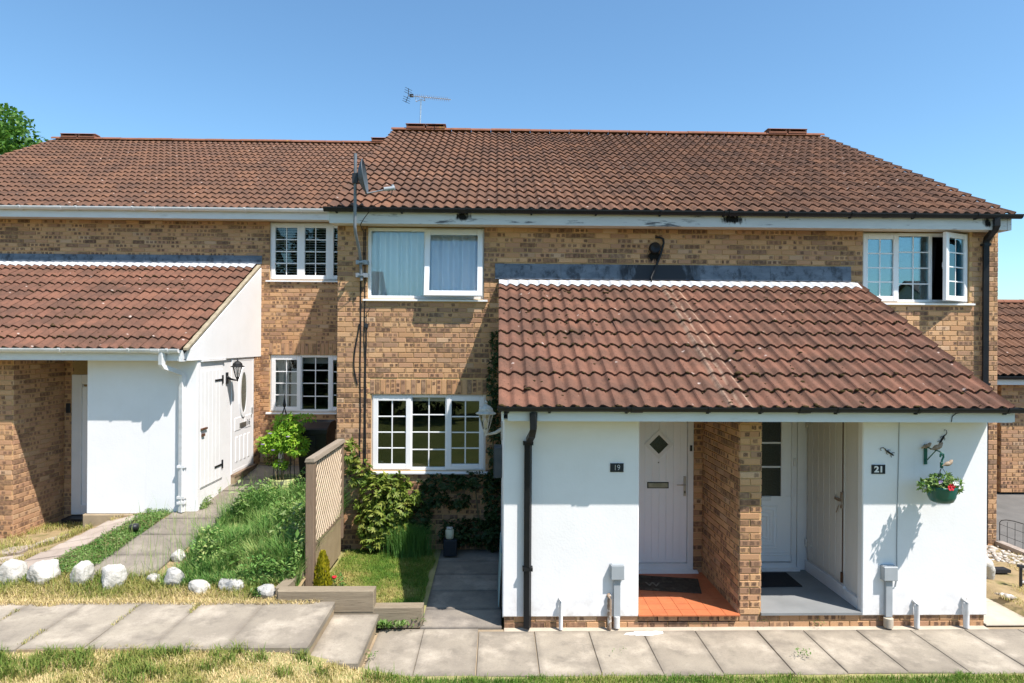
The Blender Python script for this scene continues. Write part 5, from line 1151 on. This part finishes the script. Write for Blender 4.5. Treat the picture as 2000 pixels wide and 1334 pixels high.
MB().cbox(4.147, 7.018, 1.663, 4.298, 7.029, 1.763, .003).build('plate', M_SLATEP, q); put_text('21', .092, (4.224, 7.0165, 1.712), M_WLET, q, .0012, 1.15, .0035)
def meter(x, z0, z1, wd, lab, cz):
    m_ = empty('meter_box', (x, 7.03, z0), lab, 'meter box', 'small grey supply boxes on the porch front')
    MB().cbox(x-wd/2, 6.955, z0, x+wd/2, 7.03, z1, .006).build('box', M_GREYP, m_); MB().box(x-wd/2+.01, 6.96, z1, x+wd/2-.01, 7.03, z1+.006).build('lid', M_GREYP, m_)
    MB().box(x-.035, 6.985, .1, x+.035, 7.03, z0).build('conduit', M_GREYP, m_)
    if cz: MB().tube([(x, 7.0, -.01), (x, 7.0, .115)], .034, 10).build('pipe_stub', M_PIPEW, m_)
    else: MB().tube([(x-.01, 6.985, -.01), (x-.01, 6.985, .09)], .05, 10).build('pipe_stub', M_PALECEM, m_)
meter(1.327, .522, .68, .145, 'grey supply box and conduit on the left porch wall beside the orange step', True)
meter(4.33, .503, .656, .155, 'grey supply box and conduit on the right porch wall under the basket shadow', False)
for x, z, m, rr, lab in ((.714, .29, M_PIPEW, .022, 'white pipe stub at the foot of the porch wall right of the black downpipe'), (1.243, .32, M_PIPEB, .024, 'rusty flaking pipe stub beside the supply box of number 19'), (4.637, .25, M_PIPEW, .028, 'white pipe stub in the middle of the right porch wall foot'), (5.19, .27, M_PIPEW, .03, 'white pipe stub near the right corner of the porch wall')):
    o = MB().tube([(x, 6.985, -.02), (x, 6.985, z-.02), (x, 7.005, z+.01), (x, 7.04, z+.015)], rr, 10).build('pipe_stub', m); tag(o, lab, 'pipe', 'pipe stubs along the porch foot')
o = MB().tube([(4.452, 7.024, 2.28), (4.45, 7.024, 1.9), (4.44, 7.024, 1.46), (4.433, 7.024, .9), (4.438, 7.024, .52), (4.42, 7.022, .42), (4.375, 7.02, .40)], .0045, 5).build('thin_cable', M_GREYP); tag(o, 'thin cable running down the right porch wall to the supply box', 'cable')
o = MB().tube([(4.9, 6.678, 2.38), (4.84, 6.678, 2.37), (4.8, 6.678, 2.34), (4.79, 6.678, 2.28)], .004, 5).build('thin_cable', M_CABLE); tag(o, 'short curved black cable on the porch fascia above the basket', 'cable')
# hanging basket on its bracket
br = empty('basket_bracket', (4.747, 7.03, 1.88), 'green iron wall bracket with ornamental birds holding the hanging basket', 'bracket')
MB().box(4.732, 7.015, 1.77, 4.764, 7.029, 1.99).build('wall_plate', M_GREENP, br)
MB().tube([(4.748, 7.02, 1.965), (4.748, 6.9, 1.955), (4.75, 6.80, 1.95), (4.75, 6.77, 1.935), (4.75, 6.765, 1.91)], .007, 6).tube([(4.748, 7.02, 1.80), (4.748, 6.86, 1.945)], .006, 6).build('arm', M_GREENP, br)
def bird(x, y, z, s, sx, parent):
    MB().lathe([(0, -.05*s), (.018*s, -.03*s), (.03*s, 0), (.026*s, .03*s), (.02*s, .05*s), (.022*s, .065*s), (.012*s, .08*s), (0, .085*s)], (0, 0, 0), 10)
    b = MB(); prof = [(-.075, .004), (-.045, .012), (-.02, .026), (.01, .028), (.03, .022), (.043, .02), (.055, .012), (.066, .002)]
    b.tube([(x+sx*p*s, y, z+(.02 if p > .03 else 0)*s+p*.35*s) for p, r_ in prof], [r_*s for p, r_ in prof], 9); return b.build('bird_ornament', M_FEATHER, parent)
bird(4.765, 6.86, 1.985, 1, 1, br); bird(4.748, 7.0, 1.975, .8, 1, br)
hb = empty('hanging_basket', (4.75, 6.77, 1.42), 'green plastic hanging basket with red and white flowers on the porch wall', 'hanging basket')
MB().tube([(4.735, 6.765, 1.895), (4.737, 6.765, 1.925), (4.75, 6.765, 1.938), (4.768, 6.765, 1.925), (4.768, 6.765, 1.895), (4.752, 6.765, 1.86), (4.75, 6.765, 1.80)], .010, 7).build('hook', M_GREENP, hb)
MB().cbox(4.737, 6.755, 1.78, 4.763, 6.775, 1.84, .004).build('hanger', M_GREENP, hb); bird(4.80, 6.74, 1.83, .85, 1, hb)
for dx, dy in ((-.105, -.07), (.105, -.07), (0, .12)): MB().tube([(4.75, 6.765, 1.79), (4.75+dx, 6.77+dy, 1.575)], .0025, 4).build('hanger_wire', M_IRON, hb)
bk = MB(); n = 36; lv = []
for zz, rr in ((1.585, .128), (1.592, .14), (1.575, .14), (1.545, .132), (1.48, .125), (1.43, .105), (1.412, .075), (1.41, .0)):
    lv.append([(4.75+rr*math.cos(2*math.pi*k/n)*(1+.09*abs(math.cos(1.5*2*math.pi*k/n+.6))), 6.77+rr*math.sin(2*math.pi*k/n)*(1+.09*abs(math.cos(1.5*2*math.pi*k/n+.6))), zz) for k in range(n)])
bk.add([p for l in lv for p in l], [(i*n+k, (i+1)*n+k, (i+1)*n+(k+1)%n, i*n+(k+1)%n) for i in range(len(lv)-1) for k in range(n)], smooth=True); bk.build('basket', M_GREENP, hb)
blob_leaves('foliage', [(4.75, 6.77, 1.63, .16, .13, .06), (4.62, 6.77, 1.61, .1, .09, .05), (4.86, 6.75, 1.6, .08, .09, .07), (4.57, 6.75, 1.58, .06, .05, .03), (4.79, 6.75, 1.67, .05, .05, .04)], 420, .05, M_COVER, hb, .5, asp=.55)
def flower(x, y, z, rr, m, parent):
    b = MB()
    for k in range(6):
        a = 2*math.pi*k/6; b.add([(x, y, z), (x+rr*math.cos(a-.45), y-.01, z+rr*math.sin(a-.45)), (x+rr*1.1*math.cos(a), y-.016, z+rr*1.1*math.sin(a)), (x+rr*math.cos(a+.45), y-.01, z+rr*math.sin(a+.45))], [(0, 1, 2, 3)])
    b.lathe([(rr*.25, -.0), (0, .01)], (x, y-.008, z), 6); return b.build('flower', m, parent)
flower(4.745, 6.62, 1.61, .037, M_RED, hb); flower(4.80, 6.64, 1.65, .026, M_WHITEF, hb); flower(4.825, 6.65, 1.645, .024, M_WHITEF, hb); flower(4.66, 6.66, 1.655, .022, M_PURPLE, hb)
# lizard wall ornaments
for cx, cz, ang, lab in ((4.331, 1.905, -32, 'little dark metal lizard on the porch wall above plaque 21'), (4.941, 2.06, -120, 'little dark metal lizard on the porch wall above the hanging basket bracket')):
    T = Matrix.Translation((cx, 7.022, cz)) @ Matrix.Rotation(R(-ang), 4, 'Y')
    b = MB(); tp = lambda p: T @ Vector((p[0], p[2] if len(p) > 2 else 0, p[1]))
    b.tube([tp((.075, 0)), tp((.06, 0)), tp((.045, 0)), (tp((.02, 0))), tp((-.01, .002)), tp((-.03, .0)), tp((-.05, .012)), tp((-.075, .01)), tp((-.095, -.008)), tp((-.09, -.03)), tp((-.072, -.026))], [.002, .009, .007, .010, .010, .007, .004, .0035, .003, .003, .002], 7)
    for x, s_ in ((.035, 1), (.035, -1), (-.02, 1), (-.02, -1)): b.tube([tp((x, 0)), tp((x+.012, .022*s_)), tp((x+.03, .03*s_))], .003, 5)
    tag(b.build('lizard_ornament', M_IRON), lab, 'wall ornament', 'lizard ornaments on the porch wall')
# doormats
def mat_quad(c4, z, th): 
    vs = [(x, y, z) for x, y in c4]+[(x, y, z+th) for x, y in c4]; return MB().add(vs, [(3,2,1,0),(4,5,6,7),(0,1,5,4),(1,2,6,5),(2,3,7,6),(3,0,4,7)])
dm = empty('doormat', (2.1, 7.9, .12), 'worn brown rubber doormat on the orange tiles before door 19', 'doormat')
mat_quad([(1.74, 7.72), (2.45, 7.60), (2.545, 8.05), (1.80, 8.19)], .121, .012).build('mat', M_RUBBER, dm)
put_text('W', .17, (1.93, 7.86, .1345), M_MATW, dm, .0008, 1, .003, rot=(0, 0, -9), name='lettering'); dm.children[-1].matrix_parent_inverse = Matrix.Translation(-dm.location)
o = mat_quad([(3.06, 7.75), (3.74, 7.77), (3.75, 8.24), (3.06, 8.24)], .1335, .01).build('doormat', M_MATBLK); tag(o, 'black ribbed doormat on the grey step before door 21', 'doormat')

# ------------------------------------------------------------------ aerials
di = empty('satellite_dish', (-2.0, 9.45, 4.0), 'dark satellite dish on a grey mast fixed between the wall and the eaves', 'satellite dish')
MB().tube([(-1.985, 9.5, 3.98), (-2.0, 9.5, 4.26), (-2.0, 9.4, 4.42), (-1.995, 9.12, 4.62), (-1.995, 9.09, 4.7), (-1.993, 9.09, 5.72)], .022, 8).build('mast', M_MAST, di)
for z in (4.06, 4.25): MB().box(-2.07, 9.50, z-.03, -1.9, 9.612, z+.03).box(-2.03, 9.465, z-.012, -1.95, 9.50, z+.012).build('wall_bracket', M_GALV, di)
aim = Vector((.98, .04, .12)).normalized(); cc = Vector((-1.85, 9.06, 5.39)); ax1 = Vector((0, 0, 1)).cross(aim).normalized(); ax2 = aim.cross(ax1)
b = MB(); n = 28; rings = []
for k_ in range(6): 
    t = k_/5; rings.append([cc+(ax1*math.cos(2*math.pi*k/n)*.215*t+ax2*math.sin(2*math.pi*k/n)*.24*t)-aim*.085*(1-t*t) for k in range(n)])
b.add([p for l in rings for p in l], [(i*n+k, i*n+(k+1)%n, (i+1)*n+(k+1)%n, (i+1)*n+k) for i in range(5) for k in range(n)], smooth=True)
b.add([p for l in rings for p in [q-aim*.012 for q in l]], [(i*n+k, (i+1)*n+k, (i+1)*n+(k+1)%n, i*n+(k+1)%n) for i in range(5) for k in range(n)], smooth=True)
b.tube([rings[-1][k % n]-aim*.006 for k in range(n+1)], .008, 6, cap=False); b.build('dish', M_DISH, di)
MB().tube([(-1.993, 9.09, 5.38), cc-aim*.06], .03, 8).box(-2.03, 9.05, 5.30, -1.955, 9.13, 5.44).build('dish_bracket', M_DARKP, di)
e_ = cc+aim*.36-ax2*.2; low = cc-ax2*.235
MB().tube([low-aim*.03, low+(e_-low)*.8, e_], .010, 6).build('feed_arm', M_GALV, di)
MB().tube([e_-aim*-.03, e_-aim*.12], [.03, .028], 10).tube([e_+Vector((0, 0, .0)), e_+Vector((.0, 0, .05))], .02, 8).build('receiver', M_GREYP, di)
o = MB().tube([e_, e_+Vector((-.02, -.02, -.12)), (-1.72, 9.02, 4.98), (-1.9, 9.2, 4.82), (-1.965, 9.3, 4.76), (-1.97, 9.58, 4.7), (-1.975, 9.6, 4.2)], .006, 5).build('aerial_cable', M_CABLE); tag(o, 'grey cable drooping from the satellite dish over the gutter to the wall', 'cable')
for k, (x, wv, za, zb_, lab) in enumerate(((-2.015, .012, 3.98, 1.35, 'thick black cable down the brick left of the windows'), (-1.955, .02, 4.75, 1.15, 'thin black cable nearest the window frames of number 19'), (-2.05, .03, 3.35, 2.45, 'loose black loop of cable bulging left on the brick of number 19'), (-1.935, .012, 3.3, 1.2, 'dark cable bundle below the small junction on the brick'))):
    pts = [(x+wv*mnoise.noise(Vector((z*1.7, k*3, 0)))+(.05*math.sin(math.pi*(z-zb_)/(za-zb_))*-1 if k == 2 else 0), 9.603, z) for z in np.linspace(za, zb_, 12)]
    tag(MB().tube(pts, .011 if k != 1 else .008, 5).build('wall_cable', M_CABLE), lab, 'cable', 'cables on the brick of number 19')
tag(MB().cbox(-1.955, 9.58, 3.29, -1.905, 9.61, 3.35, .004).tube([(-1.93, 9.6, 3.35), (-1.93, 9.58, 3.5), (-1.87, 9.57, 3.58)], .006, 5).build('cable_junction', M_DARKP), 'small black cable junction on the brick left of number 19 windows', 'junction box')
an = empty('roof_aerial', (-1.78, 14.95, 8.0), 'long thin television aerial on a pole above the ridge vents', 'aerial')
MB().tube([(-1.80, 14.95, 7.95), (-1.78, 14.95, 8.69)], .018, 8).build('mast', M_ALU, an)
A, B_ = Vector((-2.1, 15.15, 8.84)), Vector((-1.055, 14.45, 8.50)); dv = (B_-A).normalized(); sv = dv.cross(Vector((0, 0, 1))).normalized(); uv_ = sv.cross(dv)
bo = MB().tube([A, B_], .010, 6).build('boom', M_ALU, an)
for k in range(17):
    p = A+dv*(.26+.052*k*1.15); MB().tube([p-uv_*.035-sv*.05, p+sv*.0, p+uv_*.035+sv*.05], .004, 4).build('director', M_ALU, bo)
rf_ = MB()
for s_ in (-1, 1):
    rf_.tube([A, A+uv_*.16*s_-dv*.04], .008, 5)
    for t in (.05, .1, .15): rf_.tube([A+uv_*t*s_-dv*.03-sv*.12, A+uv_*t*s_-dv*.03+sv*.12], .005, 4)
rf_.build('reflector', M_IRON, an); MB().box(-.03, -.02, -.03, .06, .02, .04, Matrix.Translation(A+dv*.08)).build('dipole_box', M_DARKP, an)
MB().tube([A+dv*.22, A+dv*.28-uv_*.12, (-1.78, 14.95, 8.68), (-1.68, 14.9, 8.63), A+dv*.50-uv_*.01], .009, 6).build('cradle', M_ALU, an)

# ------------------------------------------------------------------ curtains and blinds seen through the windows
def curtain(x0, x1, z0, z1, y, amp, waves, m, lab, seed=0, lean=0):
    n = int((x1-x0)*120); V = []; 
    for i in range(n+1):
        x = x0+(x1-x0)*i/n; a = math.sin(x*waves+2.5*mnoise.noise(Vector((x*5, seed, 0))))*amp
        V += [(x, y+a*.5, z1), (x+lean, y+a*1.1, z0)]
    F = [(2*i, 2*i+2, 2*i+3, 2*i+1) for i in range(n)]
    return tag(npobj('curtain', V, F, m, smooth=True), lab, 'curtain')
curtain(-1.95, -.17, 3.66, 4.84, 9.84, .07, 40, M_CURT, 'white gathered net curtain behind the upper window of number 19', 1)
curtain(6.60, 6.86, 3.6, 4.7, 9.9, .03, 60, M_CURTD, 'black curtain hanging in the open casement of number 21', 4, -.08)
curtain(-4.32, -4.02, 1.66, 2.84, 12.62, .02, 55, M_BLINDG, 'grey drape at the left of the lower window of number 16', 7)
tag(MB().box(-3.98, 12.62, 1.7, -3.8, 12.64, 2.55).build('grey_screen', M_BLINDG), 'pale grey panel behind the left casement of number 16', 'screen')
vb = empty('venetian_blind', (-3.48, 12.56, 5.25), 'white slatted blind behind the upper window of number 16', 'blind')
for k in range(20):
    z = 4.31+k*.049; MB().box(-.84, -.016, -.0016, .84, .016, .0016, Matrix.Translation((-3.477, 12.56, z)) @ Matrix.Rotation(R(20), 4, 'X')).build('slat', M_BLIND, vb)
for x in (-4.1, -3.62, -3.3, -2.85): MB().tube([(x, 12.545, 4.28), (x, 12.545, 5.3)], .002, 4).build('cord', M_BLIND, vb)
rb = tag(MB().box(-1.85, 9.80, 2.19, -.16, 9.812, 2.32).build('roller_blind', M_BLIND), 'pulled up pale roller blind at the top of the lower window of number 19', 'blind')
tag(MB().box(-3.75, 12.60, 2.65, -2.6, 12.612, 2.83).build('roller_blind', M_BLINDG), 'pulled up grey roller blind in the lower window of number 16', 'blind')
tag(MB().box(-1.76, 9.75, 1.17, -1.70, 9.78, 1.29).box(-1.70, 9.75, 1.17, -1.66, 9.78, 1.26).build('sill_ornament', M_BRASS), 'little golden ornament on the inner sill of the lower window of number 19', 'ornament')
tag(MB().lathe([(0, 0), (.03, .005), (.035, .03), (.02, .06), (.03, .08), (0, .1)], (-1.58, 9.77, 1.165), 10).build('sill_ornament', M_WHITEF), 'little white ornament on the inner sill of the lower window of number 19', 'ornament')

# ------------------------------------------------------------------ trees
def tree(loc, lab, blobs, n, L, m, trunk_h, tr=.25):
    x, y, z = loc; t = empty('leafy_tree', loc, lab, 'tree'); 
    tk = MB().tube([(x, y, z), (x+.1, y, z+trunk_h*.5), (x, y+.1, z+trunk_h)], [tr, tr*.75, tr*.5], 10)
    for b in blobs[:7]: tk.tube([(x, y, z+trunk_h*.75), ((x+b[0])/2, (y+b[1])/2, (z+trunk_h+b[2])/2-.2), (b[0], b[1], b[2])], [tr*.35, tr*.22, tr*.06], 6)
    tk.build('trunk', M_BARK, t); blob_leaves('crown', blobs, n, L, m, t, .45, asp=.55); return t
random.seed(5)
bl = []
for k in range(34):
    a = random.uniform(0, 6.28); e = random.uniform(-.5, 1.3); rr = random.uniform(2.2, 3.5)
    bl.append((-20.6+rr*math.cos(a)*math.cos(e), 24+rr*math.sin(a)*math.cos(e), 8.9+rr*math.sin(e)*.95, random.uniform(.6, 1.05), random.uniform(.6, 1.05), random.uniform(.45, .75)))
bl += [(-17.0, 23.5, 10.1, .7, .6, .5), (-16.5, 23.6, 9.75, .5, .4, .35), (-17.6, 23.4, 10.9, .6, .6, .5)]
tree((-20.6, 24, 0), 'green leafy tree showing behind the left end of the roof', bl, 15000, .2, M_TREE, 6)
tree((24.6, 31, 0), 'dark twiggy treetop just above the garage roof at the far right', [(24.1+random.uniform(-.5, .5), 31+random.uniform(-.4, .4), 5.15+random.uniform(-.4, .35), .22, .22, .2) for _ in range(9)], 260, .14, M_IVY, 4.4, .1)
# trees, hedge and houses across the green, behind the viewpoint: what the window panes mirror
bl = []
for k in range(110):
    x = random.uniform(-30, 34); bl.append((x, -7.6+random.uniform(-1.6, 1.4), random.uniform(.25, 3.3), random.uniform(.9, 1.6), random.uniform(.8, 1.3), random.uniform(.6, .9)))
for k in range(48):
    bl.append((random.uniform(-17, -7.5), -9.5+random.uniform(-1.5, 1.5), random.uniform(3, 8.3), random.uniform(1.0, 1.6), random.uniform(.9, 1.4), random.uniform(.8, 1.2)))
tag(blob_leaves('tree_belt', bl, 56000, .36, M_BELT, None, .45, asp=.6), kind='stuff')
M_FARW = simple('far pale wall', (.5, .47, .42), None, rough=.9); M_FARR = simple('far tiled roof', (.14, .09, .075), (.1, .07, .06), 3, .9)
for x, y, w_, d, he, hr, lab in ((-14.2, -34, 9, 8, 5.2, 8.8, 'pale gabled house across the green, mirrored in the bedroom window of number 19'), (37, -27, 14, 9, 5.0, 7.7, 'long roofed house across the green, mirrored in the bedroom window of number 21')):
    hh = empty('far_house', (x, y, 0), lab, 'house')
    MB().prism([(y-d/2, 0), (y+d/2, 0), (y+d/2, he), (y, hr-.15), (y-d/2, he)], 'x', x-w_/2, x+w_/2).build('wall', M_FARW, hh)
    MB().prism([(y+d/2+.3, he-.2), (y+d/2+.3, he-.05), (y, hr), (y-d/2-.3, he-.05), (y-d/2-.3, he-.2), (y, hr-.14)], 'x', x-w_/2-.3, x+w_/2+.3).build('roof', M_FARR, hh)
